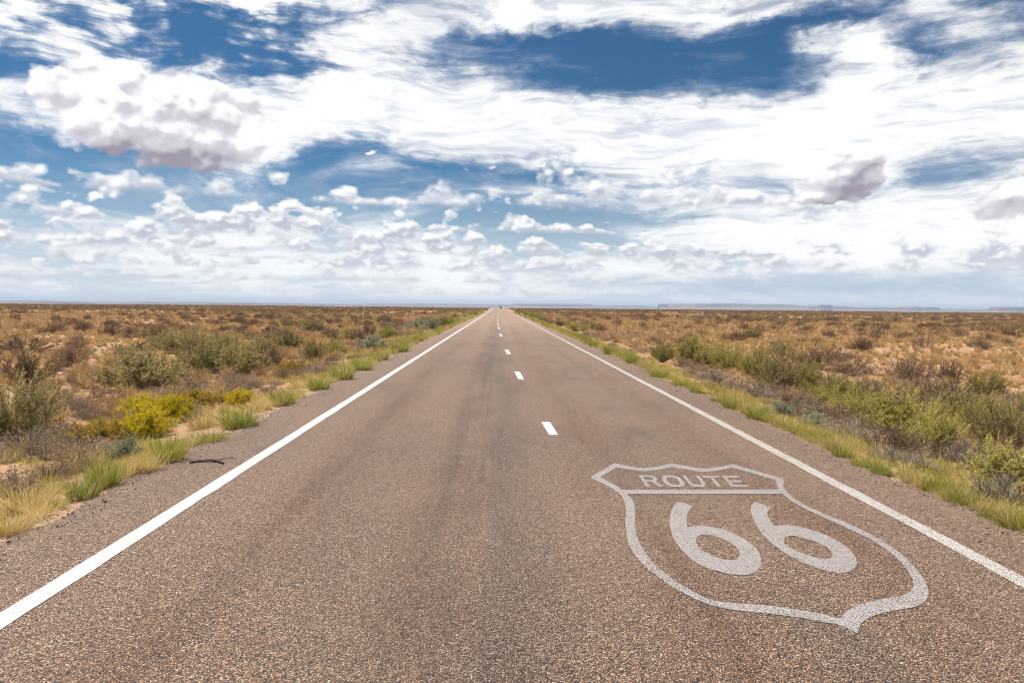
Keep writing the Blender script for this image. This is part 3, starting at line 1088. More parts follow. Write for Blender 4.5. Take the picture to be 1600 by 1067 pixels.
def kinds():
    K = {}

    def shrub(key, mats, n, seed, **kw):
        K[key] = []
        for i in range(n):
            rng = np.random.default_rng(seed + i)
            st, lf, tips = grow(rng, **kw)
            K[key].append(plant_meshes(key, normalise([st, lf]), mats))
    shrub('olive_shrub', (M_TWIG, M_OLIVE), 3, 100, n_main=52, n_sub=13, n_leaf=23, leaf=(0.036, 0.0080), sub_len=0.30)
    shrub('green_shrub', (M_TWIG, M_LIGHT), 3, 200, n_main=50, n_sub=13, n_leaf=24, leaf=(0.037, 0.0082), sub_len=0.31)
    shrub('brown_shrub', (M_TWIG, M_BROWN), 3, 300, n_main=40, n_sub=11, n_leaf=9, leaf=(0.045, 0.009), sub_len=0.34, spread=1.45)
    shrub('sage_shrub', (M_TWIG, M_SAGE), 2, 400, n_main=40, n_sub=9, n_leaf=12, leaf=(0.07, 0.014), sub_len=0.26, bend=0.6)
    K['dead_bush'] = []
    for i in range(3):
        rng = np.random.default_rng(500 + i)
        st, lf, tips = grow(rng, n_main=34, n_sub=14, n_leaf=2, leaf=(0.10, 0.004), spread=1.35, bend=0.25, sub_len=0.42, stem_w=0.013, leaf_from=0.5)
        K['dead_bush'].append(plant_meshes('dead_bush', normalise([st, lf]), (M_DEAD, M_DEAD)))
    for key, mat, seed in (('yellow_bush', M_YELLOW, 600), ('fading_bush', M_RUSTY, 650)):
        K[key] = []
        for i in range(2):
            rng = np.random.default_rng(seed + i)
            st, lf, tips = grow(rng, n_main=110, n_sub=8, n_leaf=6, leaf=(0.05, 0.009), spread=1.5, bend=0.45, sub_len=0.18)
            # flower heads: sprays of small petals over the crown
            top = tips[tips[:, 2] > np.percentile(tips[:, 2], 12)]
            C = np.repeat(top, 22, 0) + rng.normal(size=(len(top) * 22, 3)) * 0.03
            fl = leaves(C, rng.normal(size=C.shape) + np.array((0, 0, 0.8)), np.full(len(C), 0.034), np.full(len(C), 0.012), rng)
            st, lf, fl = normalise([st, lf, fl])
            K[key].append(plant_meshes(key, [st, lf, fl], (M_TWIG, M_LIGHT, mat)))

    def tuft(key, spec, n, seed):
        K[key] = []
        for i in range(n):
            rng = np.random.default_rng(seed + i)
            ps = [blades(rng, **kw) for kw, _ in spec]
            K[key].append(plant_meshes(key, normalise(ps), [m for _, m in spec]))
    tuft('green_tuft', [(dict(n=520, spread=0.7, arch=0.75, width=0.014, base=0.42, lo=0.3), M_GREEN), (dict(n=200, spread=0.9, arch=0.95, width=0.012, base=0.46, lo=0.2), M_STRAW)], 3, 700)
    tuft('yellow_green_tuft', [(dict(n=460, spread=0.8, arch=0.8, width=0.013, base=0.42, lo=0.3), M_YGREEN), (dict(n=160, spread=0.7, arch=0.7, width=0.014, base=0.36, lo=0.25), M_GREEN)], 3, 740)
    tuft('straw_tuft', [(dict(n=560, spread=0.95, arch=1.1, width=0.011, base=0.40, lo=0.3), M_STRAW), (dict(n=70, spread=0.5, arch=0.5, width=0.014, base=0.3, lo=0.2), M_YGREEN)], 3, 780)
    return K


KIND = kinds()
PARTS = {'green_tuft': ('green_blades', 'dry_blades'), 'yellow_green_tuft': ('yellow_blades', 'green_blades'), 'straw_tuft': ('dry_blades', 'green_blades'),
         'yellow_bush': ('stems', 'foliage', 'flower_heads'), 'fading_bush': ('stems', 'foliage', 'flower_heads'), 'dead_bush': ('branches', 'twigs')}
_count = {}


def plant(kind, x, y, z, w, h, label, cat, group=None, name=None, turn=None, single=False):
    """one plant as a thing of its own, with its stems and foliage as parts"""
    i = _count.get(kind, 0)
    _count[kind] = i + 1
    var = KIND[kind][i % len(KIND[kind])]
    root = bpy.data.objects.new(name or kind, None)
    COL.objects.link(root)
    root.location = (x, y, z - 0.01)
    root.rotation_euler = (0, 0, turn if turn is not None else (i * 2.399) % 6.283)
    root.scale = (w, w, h)
    tag(root, label, cat, group)
    for nm, me in zip(PARTS.get(kind, ('stems', 'foliage')), var):
        o = bpy.data.objects.new(nm, me)
        COL.objects.link(o)
        o.parent = root
    return root


CAT = {'olive_shrub': 'shrub', 'green_shrub': 'shrub', 'brown_shrub': 'shrub', 'sage_shrub': 'shrub', 'dead_bush': 'dead shrub', 'yellow_bush': 'flowering shrub',
       'fading_bush': 'flowering shrub', 'green_tuft': 'grass tuft', 'yellow_green_tuft': 'grass tuft', 'straw_tuft': 'grass tuft'}

# kind, middle and foot in the photograph, width and height there, label
PLANTS = [
    # left verge, near to far
    ('straw_tuft', 14, 832, 80, 48, 'rust and green grass tuft at the bottom left road edge, nearest of all'),
    ('straw_tuft', 46, 795, 105, 58, 'big golden straw tussock on the left verge above the nearest tuft'),
    ('green_tuft', 128, 778, 60, 52, 'green grass tuft beside the big golden straw tussock at the left road edge'),
    ('green_tuft', 162, 760, 62, 62, 'tall green grass tuft next along the left road edge below the yellow bushes'),
    ('sage_shrub', 196, 722, 46, 44, 'small grey-green weed behind the tall green tuft below the yellow bushes'),
    ('straw_tuft', 228, 738, 60, 48, 'pale straw tuft between green tufts on the left road edge'),
    ('yellow_green_tuft', 262, 722, 66, 62, 'yellowish green tuft on the left road edge right above the black tyre scrap'),
    ('straw_tuft', 90, 742, 80, 36, 'flattened dry straw patch between golden tussock and dead grey brush'),
    ('yellow_green_tuft', 326, 690, 60, 24, 'low flat green tuft on the road edge past the tyre scrap'),
    ('green_tuft', 372, 668, 62, 46, 'wide green tuft under the small round yellow bush on left verge'),
    ('straw_tuft', 316, 668, 60, 34, 'straw tuft behind the low flat green tuft on the left verge'),
    ('green_tuft', 441, 633, 44, 33, 'bright green round tuft standing alone on the left road edge'),
    ('straw_tuft', 408, 640, 44, 26, 'small straw tuft just before the bright round green tuft'),
    ('green_tuft', 498, 609, 40, 24, 'dark green tuft starting the long green row at the left road edge'),
    ('green_tuft', 534, 594, 40, 34, 'second tuft of the long green row at the left road edge'),
    ('green_tuft', 566, 579, 40, 26, 'third tuft of the long green row at the left road edge'),
    ('green_tuft', 596, 563, 28, 20, 'small green tuft in the gap after the long row on the left'),
    ('green_tuft', 625, 550, 32, 18, 'green tuft on left road edge beyond the silvery sagebrush'),
    # left yellow bushes
    ('yellow_bush', 220, 654, 52, 30, 'bright yellow flowering bush, back left one of the cluster on left verge'),
    ('yellow_bush', 264, 660, 56, 34, 'bright yellow flowering bush, right one of the cluster on left verge'),
    ('yellow_bush', 222, 686, 66, 44, 'largest yellow flowering bush in front of the cluster on left verge'),
    ('fading_bush', 150, 697, 58, 34, 'rusty yellow bush at the left end of the flowering cluster'),
    ('fading_bush', 186, 694, 40, 32, 'olive yellow bush squeezed between rusty bush and largest yellow bush'),
    ('fading_bush', 308, 640, 52, 26, 'straw coloured bush at the right end of the yellow cluster'),
    ('yellow_bush', 372, 634, 38, 20, 'small round yellow bush behind the wide green tuft'),
    ('fading_bush', 456, 585, 28, 18, 'tiny orange-yellow bush behind the bright round green tuft'),
    # left shrubs
    ('olive_shrub', 22, 690, 136, 112, 'large grey-green shrub cut by the left edge of the picture'),
    ('dead_bush', 40, 712, 130, 44, 'dark tangle of dead grey branches under the large left shrub'),
    ('dead_bush', 108, 692, 62, 38, 'grey dead bush between the large left shrub and the rusty yellow bush'),
    ('olive_shrub', 222, 606, 150, 70, 'big round dark olive shrub standing behind the yellow cluster'),
    ('olive_shrub', 262, 552, 70, 40, 'olive shrub right behind the big round dark olive shrub'),
    ('olive_shrub', 296, 548, 56, 42, 'taller olive shrub at the top of the left thicket'),
    ('olive_shrub', 318, 582, 92, 60, 'broad olive shrub right of the big round dark olive shrub'),
    ('olive_shrub', 378, 584, 76, 54, 'dark olive shrub in the middle of the left thicket'),
    ('brown_shrub', 425, 568, 46, 34, 'blackish brown shrub in the gap of the left thicket'),
    ('olive_shrub', 488, 568, 36, 42, 'upright dark green shrub ending the left thicket'),
    ('olive_shrub', 448, 544, 50, 34, 'olive shrub behind the upright dark green shrub'),
    ('green_shrub', 520, 556, 40, 30, 'pale olive shrub between upright dark shrub and silvery sagebrush'),
    ('sage_shrub', 578, 549, 46, 27, 'silvery blue-grey sagebrush on the left verge'),
    ('green_shrub', 550, 534, 30, 22, 'yellow-green shrub behind the silvery sagebrush'),
    ('green_shrub', 606, 531, 46, 24, 'wide pale green shrub past the silvery sagebrush'),
    ('olive_shrub', 488, 518, 42, 22, 'olive shrub alone farther out on the left plain'),
    ('olive_shrub', 449, 512, 24, 16, 'small olive shrub left of the lone olive shrub on left plain'),
    ('sage_shrub', 647, 514, 26, 13, 'pale sage shrub farther along the left verge'),
    ('brown_shrub', 30, 555, 110, 32, 'wide dark brown shrub near the left picture edge on the plain'),
    ('brown_shrub', 118, 560, 60, 22, 'low grey-brown shrub on orange soil left of the big olive shrub'),
    ('brown_shrub', 62, 618, 60, 20, 'low brown mat shrub on orange soil above the large left shrub'),
    ('brown_shrub', 130, 640, 70, 26, 'grey-brown mat shrub left of the yellow cluster'),
    ('brown_shrub', 186, 632, 44, 26, 'dark brown bush right behind the yellow cluster'),
    # right verge, near to far
    ('green_tuft', 1588, 826, 70, 42, 'green grass tuft cut by the right edge of the picture'),
    ('green_tuft', 1541, 812, 28, 26, 'small round green tuft standing proud of the right grass row'),
    ('yellow_green_tuft', 1574, 806, 50, 30, 'yellowish tuft behind the small round green tuft at right'),
    ('green_tuft', 1502, 790, 50, 40, 'green tuft at the near end of the long right grass row'),
    ('green_tuft', 1468, 772, 48, 36, 'second green tuft of the long right grass row'),
    ('straw_tuft', 1444, 760, 40, 30, 'strawy tuft inside the long right grass row'),
    ('green_tuft', 1420, 754, 24, 28, 'thin upright green tuft at the far end of the long right grass row'),
    ('green_tuft', 1376, 742, 36, 28, 'bright green tuft before the thin upright tuft on the right'),
    ('green_tuft', 1344, 730, 34, 24, 'green tuft beside a sandy gap on the right road edge'),
    ('green_tuft', 1311, 716, 28, 32, 'vivid green tuft right of the yellowish tufts on right verge'),
    ('yellow_green_tuft', 1246, 678, 50, 26, 'yellow tuft below the pale round bush on the right verge'),
    ('yellow_green_tuft', 1278, 690, 40, 22, 'low yellow tuft before the vivid green tuft on the right'),
    ('sage_shrub', 1268, 668, 40, 20, 'pale green cushion bush on the right verge'),
    ('green_tuft', 1183, 659, 42, 32, 'large bright green tuft midway along the right road edge'),
    ('sage_shrub', 1219, 652, 36, 22, 'round grey-green cushion beside the large bright green tuft'),
    ('green_tuft', 1140, 642, 28, 22, 'green tuft just past the large bright green tuft'),
    ('yellow_green_tuft', 1120, 632, 24, 18, 'yellow-green tuft between two green tufts on right verge'),
    ('green_tuft', 1087, 618, 22, 18, 'short dark green tuft at the sandy notch on right verge'),
    ('yellow_green_tuft', 1062, 606, 34, 18, 'yellow tuft past the sandy notch on right verge'),
    ('yellow_green_tuft', 1030, 592, 34, 17, 'second yellow tuft past the sandy notch on right verge'),
    # right shrubs
    ('green_shrub', 1034, 566, 28, 28, 'small green shrub at the far end of the right thicket'),
    ('green_shrub', 1074, 567, 42, 36, 'bright green round shrub near the far end of the right thicket'),
    ('green_shrub', 1138, 581, 40, 36, 'olive shrub between bright green round shrub and yellowish shrub'),
    ('green_shrub', 1182, 592, 42, 42, 'yellowish green shrub in the right thicket'),
    ('olive_shrub', 1214, 612, 60, 54, 'large olive shrub right of the yellowish green shrub'),
    ('green_shrub', 1258, 618, 36, 44, 'dark olive shrub closing up to the large olive shrub'),
    ('green_shrub', 1284, 642, 44, 34, 'light olive shrub in the middle of the right thicket'),
    ('green_shrub', 1334, 657, 66, 50, 'spreading olive shrub left of the light green shrub'),
    ('green_shrub', 1396, 676, 72, 56, 'light green feathery shrub, brightest of the right thicket'),
    ('green_shrub', 1456, 708, 80, 66, 'tall green shrub next to the brightest light green shrub'),
    ('brown_shrub', 1398, 712, 62, 46, 'brown twiggy bush in front of the light green feathery shrub'),
    ('olive_shrub', 1500, 655, 70, 44, 'grey olive shrub behind the tall green shrub'),
    ('olive_shrub', 1560, 704, 70, 64, 'big dark olive shrub near the right edge of the picture'),
    ('green_shrub', 1598, 690, 60, 60, 'dark olive shrub cut by the right edge, behind the others'),
    ('green_shrub', 1570, 764, 84, 60, 'olive shrub low at the right picture edge above dead branches'),
    ('dead_bush', 1504, 732, 66, 42, 'pale grey dead branches between tall green shrub and right olive shrub'),
    ('dead_bush', 1560, 786, 90, 44, 'grey dead brush at the right edge behind the green row'),
    ('dead_bush', 1440, 738, 50, 28, 'bleached twigs at the foot of the tall green shrub'),
    ('dead_bush', 1330, 690, 60, 30, 'grey dry twigs in front of the spreading olive shrub'),
    ('dead_bush', 1186, 624, 60, 24, 'grey dry twigs in front of the large olive shrub'),
    ('dead_bush', 1120, 598, 50, 20, 'grey dry twigs in front of the olive shrub at mid right'),
    ('green_shrub', 1538, 616, 44, 32, 'lone yellow olive shrub on orange soil at far right'),
    ('brown_shrub', 1446, 626, 50, 36, 'dark brown shrub behind the light green feathery shrub'),
    ('brown_shrub', 1478, 594, 46, 26, 'brown shrub on orange soil behind the dark brown shrub'),
    ('brown_shrub', 1276, 577, 56, 34, 'dark brown olive shrub behind the right thicket'),
    ('olive_shrub', 1222, 556, 30, 22, 'yellow olive shrub behind the large olive shrub'),
    ('brown_shrub', 1138, 532, 26, 14, 'reddish brown shrub behind the olive shrub at mid right'),
    ('olive_shrub', 1175, 530, 24, 16, 'olive yellow shrub right of the reddish brown shrub'),
    ('green_shrub', 1108, 574, 34, 30, 'yellow-green shrub hugging the bright green round shrub'),
    ('green_shrub', 1312, 630, 46, 36, 'yellow-green shrub behind the light olive shrub at mid right'),
    ('brown_shrub', 1352, 628, 50, 34, 'grey-brown shrub behind the spreading olive shrub'),
    ('brown_shrub', 1234, 640, 60, 26, 'low brown bush in front of the dark olive shrub at mid right'),
    ('green_shrub', 1520, 676, 56, 50, 'yellowish olive shrub between tall green shrub and big dark shrub'),
    ('brown_shrub', 1300, 660, 56, 28, 'low brown bush in front of the light olive shrub'),
    ('dead_bush', 1258, 646, 50, 24, 'grey dry twigs between pale cushion bush and light olive shrub'),
    ('dead_bush', 1390, 724, 60, 26, 'grey dry twigs below the brown twiggy bush'),
    ('olive_shrub', 346, 556, 60, 40, 'olive shrub behind the broad olive shrub of the left thicket'),
    ('brown_shrub', 460, 584, 50, 24, 'brown bush below the upright dark green shrub'),
    ('dead_bush', 370, 606, 70, 24, 'grey dry twigs in front of the dark olive shrub of the left thicket'),
    ('dead_bush', 300, 614, 70, 20, 'grey dry twigs in front of the broad olive shrub'),
    ('olive_shrub', 410, 556, 50, 38, 'olive shrub left of the olive shrub behind the upright one'),
]


def build_plants():
    for kind, px, py, w, h, label in PLANTS:
        x, y, z = on_land(px, py)
        m = math.hypot(x, y) / FPX / math.sqrt(1 + ((px - 800) / FPX) ** 2)
        side = 'left' if px < 778 else 'right'
        fam = 'grass tufts' if 'tuft' in kind else 'shrubs'
        if 'tuft' in kind:
            wk, hk = 1.30, 0.84
        elif kind in ('yellow_bush', 'fading_bush'):
            wk, hk = 1.38, 1.22
        else:
            wk, hk = (1.45, 1.20) if px > 1280 else ((1.42, 1.22) if px > 800 else (1.10, 0.96))
        plant(kind, x, y, z, w * m * wk, h * m * hk, label, CAT[kind], '%s beside the %s road edge' % (fam, side))
    # the rows of tufts and pale shrubs go on down the road
    rng = random.Random(8)
    for side, tufts in ((-1, 46), (1, 46)):
        nm = 'left' if side < 0 else 'right'
        y = 36.0 if side < 0 else 24.0
        for k in range(tufts):
            y += rng.uniform(1.2, 2.8) * (1 + y / 90.0)
            x = (EDGE_L - rng.uniform(0.05, 0.5)) if side < 0 else (EDGE_R + rng.uniform(0.05, 0.5))
            z = float(land_z(x, y))
            kind = rng.choice(('green_tuft', 'yellow_green_tuft', 'green_tuft'))
            plant(kind, x, y, z, rng.uniform(0.6, 1.1), rng.uniform(0.30, 0.5), 'small grass tuft in the even row along the far %s road edge' % nm, 'grass tuft',
                  'far row of tufts on the %s road edge' % nm)
        y = 60.0
        for k in range(40):
            y += rng.uniform(1.5, 5.0) * (1 + y / 150.0)
            off = rng.uniform(0.8, 5.5)
            x = (EDGE_L - off) if side < 0 else (EDGE_R + off)
            z = float(land_z(x, y))
            kind = rng.choice(('green_shrub', 'sage_shrub', 'green_shrub', 'olive_shrub') if side < 0 else ('green_shrub', 'brown_shrub', 'olive_shrub'))
            w = rng.uniform(0.9, 1.7)
            plant(kind, x, y, z, w, w * rng.uniform(0.5, 0.75), 'small pale shrub in the distant line along the %s verge' % nm, 'shrub',
                  'distant line of shrubs on the %s verge' % nm)


build_plants()


# ------------------------------------------------------------------ the plain: scattered shrubs and dry grass
def scatter(name, meshes, P, rot, scl, idx, label):
    """one mass of plants nobody could count: geometry nodes set a plant on every point"""
    c_ = bpy.data.collections.new(name + '_plants')
    for i, me in enumerate(meshes):
        o = bpy.data.objects.new('%s_plant_%02d' % (name, i), me)
        c_.objects.link(o)
    me = bpy.data.meshes.new(name)
    me.vertices.add(len(P))
    me.vertices.foreach_set('co', np.asarray(P, np.float32).ravel())
    a = me.attributes.new('turn', 'FLOAT_VECTOR', 'POINT')
    r3 = np.zeros((len(P), 3), np.float32); r3[:, 2] = rot
    a.data.foreach_set('vector', r3.ravel())
    a = me.attributes.new('size', 'FLOAT_VECTOR', 'POINT')
    a.data.foreach_set('vector', np.asarray(scl, np.float32).ravel())
    a = me.attributes.new('which', 'INT', 'POINT')
    a.data.foreach_set('value', np.asarray(idx, np.int32))
    me.update()
    o = obj(name, me)
    ng = bpy.data.node_groups.new(name, 'GeometryNodeTree')
    ng.interface.new_socket('Geometry', in_out='INPUT', socket_type='NodeSocketGeometry')
    ng.interface.new_socket('Geometry', in_out='OUTPUT', socket_type='NodeSocketGeometry')
    n = ng.nodes
    gi, go = n.new('NodeGroupInput'), n.new('NodeGroupOutput')
    ci = n.new('GeometryNodeCollectionInfo')
    ci.inputs['Collection'].default_value = c_
    ci.inputs['Separate Children'].default_value = True
    ci.inputs['Reset Children'].default_value = True
    ip = n.new('GeometryNodeInstanceOnPoints')
    ip.inputs['Pick Instance'].default_value = True
    L = ng.links

    def attr(nm, kind):
        q = n.new('GeometryNodeInputNamedAttribute')
        q.data_type = kind
        q.inputs['Name'].default_value = nm
        return q.outputs[0]
    er = n.new('FunctionNodeEulerToRotation')
    L.new(attr('turn', 'FLOAT_VECTOR'), er.inputs[0])
    L.new(gi.outputs[0], ip.inputs['Points'])
    L.new(ci.outputs[0], ip.inputs['Instance'])
    L.new(attr('which', 'INT'), ip.inputs['Instance Index'])
    L.new(er.outputs[0], ip.inputs['Rotation'])
    L.new(attr('size', 'FLOAT_VECTOR'), ip.inputs['Scale'])
    L.new(ip.outputs[0], go.inputs[0])
    md = o.modifiers.new('spread', 'NODES')
    md.node_group = ng
    tag(o, label, kind='stuff')
    return o


def field(rng, r0, r1, dens, half=42.0):
    area = math.radians(2 * half) / 2 * (r1 * r1 - r0 * r0)
    n = int(area * dens)
    r = np.sqrt(rng.uniform(r0 * r0, r1 * r1, n))
    a = np.radians(rng.uniform(-half, half, n))
    return r * np.sin(a), r * np.cos(a)


def off_road(x, gap):
    return (x < EDGE_L - gap) | (x > EDGE_R + gap)


def build_plain():
    rng = np.random.default_rng(77)
    brown = [merged('brown_shrub_whole', [(np.array([v.co for v in me.vertices]), np.array([p.vertices[:] for p in me.polygons])) for me in var], (M_TWIG, M_BROWN)) for var in KIND['brown_shrub']]
    # lighter builds for the distance
    def small_shrub(seed, mats, **kw):
        r = np.random.default_rng(seed)
        st, lf, _ = grow(r, **kw)
        return merged('low_shrub', normalise([st, lf]), mats)
    far_b = [small_shrub(900 + i, (M_TWIG, M_BROWN), n_main=18, n_sub=6, n_leaf=7, leaf=(0.10, 0.022), sub_len=0.36, spread=1.45, stem_w=0.016) for i in range(3)]
    far_o = [small_shrub(930 + i, (M_TWIG, M_OLIVE), n_main=18, n_sub=6, n_leaf=8, leaf=(0.10, 0.024), sub_len=0.36, spread=1.45, stem_w=0.016) for i in range(2)]
    mats_ = [small_shrub(960 + i, (M_MAT, M_MAT), n_main=26, n_sub=8, n_leaf=4, leaf=(0.09, 0.010), sub_len=0.4, spread=1.4, stem_w=0.012, flat=0.7) for i in range(3)]

    # shrubs
    xs, ys, big = [], [], []
    for r0, r1, dn in ((13, 45, 0.050), (45, 260, 0.105), (260, 560, 0.11), (560, 1000, 0.07)):
        x, y = field(rng, r0, r1, dn)
        keep = off_road(x, 3.0 if r0 < 60 else 4.5)
        clump = fbm(x * 0.035, y * 0.035, 91, 3)
        keep &= rng.uniform(0, 1, len(x)) < np.clip((clump - 0.30) * 3.0, 0.12, 1.0)
        xs.append(x[keep]); ys.append(y[keep])
    x = np.concatenate(xs); y = np.concatenate(ys)
    z = land_z(x, y)
    w = rng.uniform(0.7, 1.6, len(x)) * (0.85 + 0.5 * fbm(x * 0.02, y * 0.02, 13, 2))
    h = w * rng.uniform(0.38, 0.62, len(x))
    r = np.hypot(x, y)
    seen = np.abs(np.degrees(np.arctan2(x, y)) - 1.0) < 34.5
    order = np.argsort(-(h / r) * seen)
    one = np.zeros(len(x), bool)
    one[order[:280]] = True
    kinds_ = rng.uniform(0, 1, len(x))
    for i in np.nonzero(one)[0]:
        side = 'left' if x[i] < 0 else 'right'
        me = brown[i % 3]
        near = r[i] < 34
        if near:
            lab = 'dry brown shrub on the nearer %s plain among bunch grass' % side
        else:
            lab = 'small dry brown shrub on the farther %s plain' % side
        o = obj('dry_shrub', me, None, (float(x[i]), float(y[i]), float(z[i]) - 0.02))
        o.rotation_euler = (0, 0, float(rng.uniform(0, 6.28)))
        o.scale = (float(w[i]), float(w[i]), float(h[i]))
        tag(o, lab, 'shrub', ('dry shrubs on the nearer %s plain' if near else 'dry shrubs on the farther %s plain') % side)
    rest = ~one
    n = rest.sum()
    idx = np.where(kinds_[rest] < 0.86, rng.integers(0, 3, n), 3 + rng.integers(0, 2, n))
    scatter('far_shrubland', far_b + far_o, np.stack([x, y, z - 0.02], 1)[rest], rng.uniform(0, 6.28, n), np.stack([w, w, h], 1)[rest], idx,
            'mass of brown desert shrubs running out to the horizon')

    # bunch grass, straw to rust
    bunch = []
    for i in range(4):
        rr = np.random.default_rng(1000 + i)
        V, F = normalise([blades(rr, n=90, spread=1.1, arch=1.0, width=0.030, base=0.22, lo=0.5)])[0]
        bunch.append(mesh_from('bunch', V, F, [M_PLAIN]))
    far_bunch = []
    for i in range(3):
        rr = np.random.default_rng(1020 + i)
        V, F = normalise([blades(rr, n=26, spread=1.1, arch=1.0, width=0.085, base=0.22, lo=0.5)])[0]
        far_bunch.append(mesh_from('far_bunch', V, F, [M_FAR]))
    xs, ys = [], []
    for r0, r1, dn in ((7, 30, 5.5), (30, 70, 4.0), (70, 180, 1.8), (180, 520, 0.30)):
        x, y = field(rng, r0, r1, dn)
        keep = off_road(x, 2.6)
        patch = fbm(x * 0.10, y * 0.10, 191, 3)
        keep &= rng.uniform(0, 1, len(x)) < np.clip((patch - 0.26) * 5.0, 0.42, 1.0)
        xs.append(x[keep]); ys.append(y[keep])
    x = np.concatenate(xs); y = np.concatenate(ys)
    z = land_z(x, y)
    r = np.hypot(x, y)
    w = rng.uniform(0.28, 0.62, len(x)) * np.where(r > 70, 1.35, 1.0)
    h = w * rng.uniform(0.40, 0.75, len(x))
    nr = r < 60
    for m_, protos, nm, lab in ((nr, bunch, 'bunch_grass', 'dry bunch grass covering the near plain'), (~nr, far_bunch, 'far_grass', 'dry grass covering the far plain')):
        n = m_.sum()
        scatter(nm, protos, np.stack([x, y, z], 1)[m_], rng.uniform(0, 6.28, n), np.stack([w, w, h], 1)[m_], rng.integers(0, len(protos), n), lab)

    # grey mats of low dead shrubs close to the road
    xs, ys = [], []
    for r0, r1, dn in ((6, 26, 2.0), (26, 70, 0.9)):
        x, y = field(rng, r0, r1, dn)
        keep = off_road(x, 0.9) & (x > EDGE_L - 14) & (x < EDGE_R + 9)
        patch = fbm(x * 0.16, y * 0.16, 291, 3)
        keep &= rng.uniform(0, 1, len(x)) < np.clip((patch - 0.34) * 4.0, 0.08, 1.0)
        xs.append(x[keep]); ys.append(y[keep])
    x = np.concatenate(xs); y = np.concatenate(ys)
    w = rng.uniform(0.35, 0.95, len(x))
    n = len(x)
    scatter('low_scrub', mats_, np.stack([x, y, land_z(x, y) - 0.01], 1), rng.uniform(0, 6.28, n), np.stack([w, w, w * rng.uniform(0.3, 0.5, n)], 1), rng.integers(0, 3, n),
            'grey-brown low scrub between the verge and the shrubs')

    # verge grass: fine straw and green between the tufts
    vg = []
    for i, m_ in enumerate((M_STRAW, M_YGREEN, M_YGREEN, M_STRAW)):
        rr = np.random.default_rng(1100 + i)
        V, F = normalise([blades(rr, n=70, spread=1.0, arch=1.0, width=0.030, base=0.35, lo=0.35)])[0]
        vg.append(mesh_from('verge_blades', V, F, [m_]))
    n = 14000
    y = 3.0 + 150.0 * rng.uniform(0, 1, n) ** 1.9
    side = rng.uniform(0, 1, n) < 0.5
    off = 0.10 + np.where(side, 2.9, 1.3) * rng.uniform(0, 1, n) ** 1.7
    x = np.where(side, EDGE_L - off, EDGE_R + off)
    patch = fbm(x * 0.5, y * 0.5, 391, 3)
    keep = rng.uniform(0, 1, n) < np.clip((patch - 0.36) * 5.0 + (y > 40) * 0.3, 0.06, 1.0)
    x, y = x[keep], y[keep]
    n = len(x)
    w = rng.uniform(0.16, 0.42, n) * (1 + y / 160.0) * np.where(x < 0, 1.15, 0.95)
    scatter('verge_grass', vg, np.stack([x, y, land_z(x, y)], 1), rng.uniform(0, 6.28, n), np.stack([w, w, w * rng.uniform(0.25, 0.6, n)], 1), rng.integers(0, 4, n),
            'fine straw grass filling the verges between the tufts')


build_plain()

# ------------------------------------------------------------------ small things on and beside the road
def make_rubber():
    m, g, out = new_mat('tyre_rubber')
    tc = g.node('ShaderNodeNewGeometry')
    n = g.noise(X(g, tc.outputs['Position']), 60.0, 4.0, 0.6)
    principled(g, out, g.mix((0.026, 0.022, 0.020), (0.07, 0.058, 0.05), g.sstep(n, 0.4, 0.65)), 0.8, bump(g, n, 0.5, 0.004), 0.3)
    return m


def build_tyre_scrap():
    """a torn strip of tread, arched a little off the asphalt, with a thin torn tail"""
    mat = make_rubber()
    rng = np.random.default_rng(3)
    root = bpy.data.objects.new('tyre_scrap', None)
    COL.objects.link(root)
    x0, y0 = on_ground(322, 722)
    root.location = (x0, y0, 0.0)
    tag(root, 'torn black strip of tyre tread lying on the left shoulder', 'tyre scrap')

    def strip(name, ends, w0, w1, th, arch, n=22):
        P = np.array([on_ground(*e) for e in ends]) - np.array((x0, y0))
        t = np.linspace(0, 1, n)
        k = t * (len(P) - 1)
        i = np.clip(k.astype(int), 0, len(P) - 2)
        c = P[i] * (1 - (k - i))[:, None] + P[i + 1] * (k - i)[:, None]
        tan = np.gradient(c, axis=0)
        nor = np.stack([-tan[:, 1], tan[:, 0]], 1)
        nor /= np.linalg.norm(nor, axis=1)[:, None]
        w = (w0 + (w1 - w0) * t) * np.sin(np.pi * np.clip(0.06 + 0.90 * t, 0, 1)) ** 0.35 * (1 + (rng.uniform(size=n) - 0.5) * 0.35)
        z0 = 0.006 + arch * np.sin(np.pi * t)
        tr = np.where(np.arange(n) % 2 == 0, th, th * 0.72)
        L, R = c - nor * w[:, None], c + nor * w[:, None]
        rows = [np.column_stack([L, z0]), np.column_stack([L, z0 + tr * 0.8]), np.column_stack([c, z0 + tr]), np.column_stack([R, z0 + tr * 0.8]), np.column_stack([R, z0])]
        V = np.stack(rows, 1).reshape(-1, 3)
        F = []
        for a in range(n - 1):
            for b in range(5):
                q = (b + 1) % 5
                F.append((a * 5 + b, a * 5 + q, (a + 1) * 5 + q, (a + 1) * 5 + b))
        F += [tuple(range(4, -1, -1)), tuple((n - 1) * 5 + b for b in range(5))]
        obj(name, mesh_from(name, V, F, [mat]), root)
    strip('tread', [(296, 723.4), (312, 721.8), (330, 720.8), (341, 722.0), (349, 725.0)], 0.030, 0.026, 0.020, 0.008)
    strip('torn_tail', [(336, 720.4), (352, 718.2), (367, 717.2)], 0.012, 0.005, 0.009, 0.008, 10)


build_tyre_scrap()


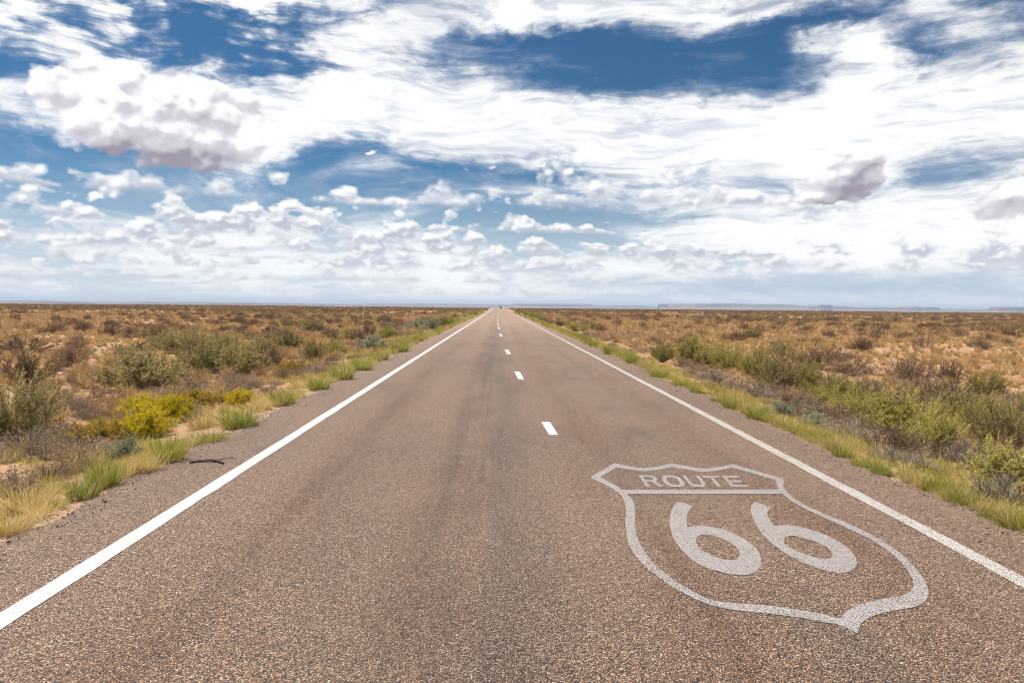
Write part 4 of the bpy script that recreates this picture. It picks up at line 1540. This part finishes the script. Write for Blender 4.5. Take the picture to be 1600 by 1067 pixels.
def build_gravel():
    """loose chippings and grit along both edges of the asphalt"""
    rng = np.random.default_rng(12)
    m, g, out = new_mat('loose_stone')
    oi = g.node('ShaderNodeObjectInfo')
    col = g.ramp(X(g, oi.outputs['Random']), [(0.0, (0.07, 0.055, 0.048)), (0.4, (0.20, 0.14, 0.105)), (0.75, (0.33, 0.235, 0.17)), (1.0, (0.45, 0.37, 0.30))])
    principled(g, out, col, 0.9, None, 0.2)
    protos = []
    for i in range(4):
        bm = bmesh.new()
        bmesh.ops.create_icosphere(bm, subdivisions=1, radius=0.5)
        for v in bm.verts:
            v.co *= 0.75 + 0.5 * rng.uniform()
            v.co.z *= 0.65
        me = bpy.data.meshes.new('stone')
        bm.to_mesh(me); bm.free()
        me.materials.append(m)
        protos.append(me)
    n = 14000
    y = 2.5 + 34.0 * rng.uniform(0, 1, n) ** 1.6
    side = rng.uniform(0, 1, n) < 0.5
    e = np.where(side, EDGE_L + edge_wobble(y, 1), EDGE_R + edge_wobble(y, -1))
    sgn = np.where(side, -1.0, 1.0)
    off = rng.normal(size=n) * 0.22 + 0.08
    x = e + sgn * off
    z = np.where(off < -0.01, 0.0, np.maximum(land_z(x, y), -0.2))
    z = np.where((off >= -0.01) & (off < 0.06), -0.02, z)
    s = 0.008 + 0.016 * rng.uniform(0, 1, n) ** 2.5 + 0.02 * (rng.uniform(0, 1, n) < 0.02)
    scatter('loose_gravel', protos, np.stack([x, y, z + s * 0.2], 1), rng.uniform(0, 6.28, n), np.stack([s, s, s], 1), rng.integers(0, 4, n),
            'loose stone chippings along the edges of the asphalt')


build_gravel()

# a dark bush stands beyond the brow where the road goes out of sight
_d = ray(782.3, 479.0)
_t = 840.0 / _d.y
_x, _y = _d.x * _t, _d.y * _t
plant('olive_shrub', _x, _y, float(land_z(_x, _y)) - 0.3, 3.6, 3.4, 'tiny dark bush at the end of the road on the horizon', 'shrub')


# ------------------------------------------------------------------ the air
def build_haze():
    m = bpy.data.materials.new('haze_air')
    m.use_nodes = True
    t = m.node_tree
    t.nodes.clear()
    out = t.nodes.new('ShaderNodeOutputMaterial')
    v = t.nodes.new('ShaderNodeVolumePrincipled')
    v.inputs['Color'].default_value = (0.66, 0.80, 1.0, 1.0)
    v.inputs['Density'].default_value = HAZE
    v.inputs['Anisotropy'].default_value = 0.0
    t.links.new(v.outputs[0], out.inputs['Volume'])
    a, z0, z1 = 20600.0, -62.0, 92.0
    V = [(sx * a, sy * a, z) for z in (z0, z1) for sx, sy in ((-1, -1), (1, -1), (1, 1), (-1, 1))]
    F = [(3, 2, 1, 0), (4, 5, 6, 7), (0, 1, 5, 4), (1, 2, 6, 5), (2, 3, 7, 6), (3, 0, 4, 7)]
    tag(obj('haze', mesh_from('haze', V, F, [m])), 'thin pale blue haze over the whole plain', kind='stuff')


HAZE = 8.0e-5
build_haze()
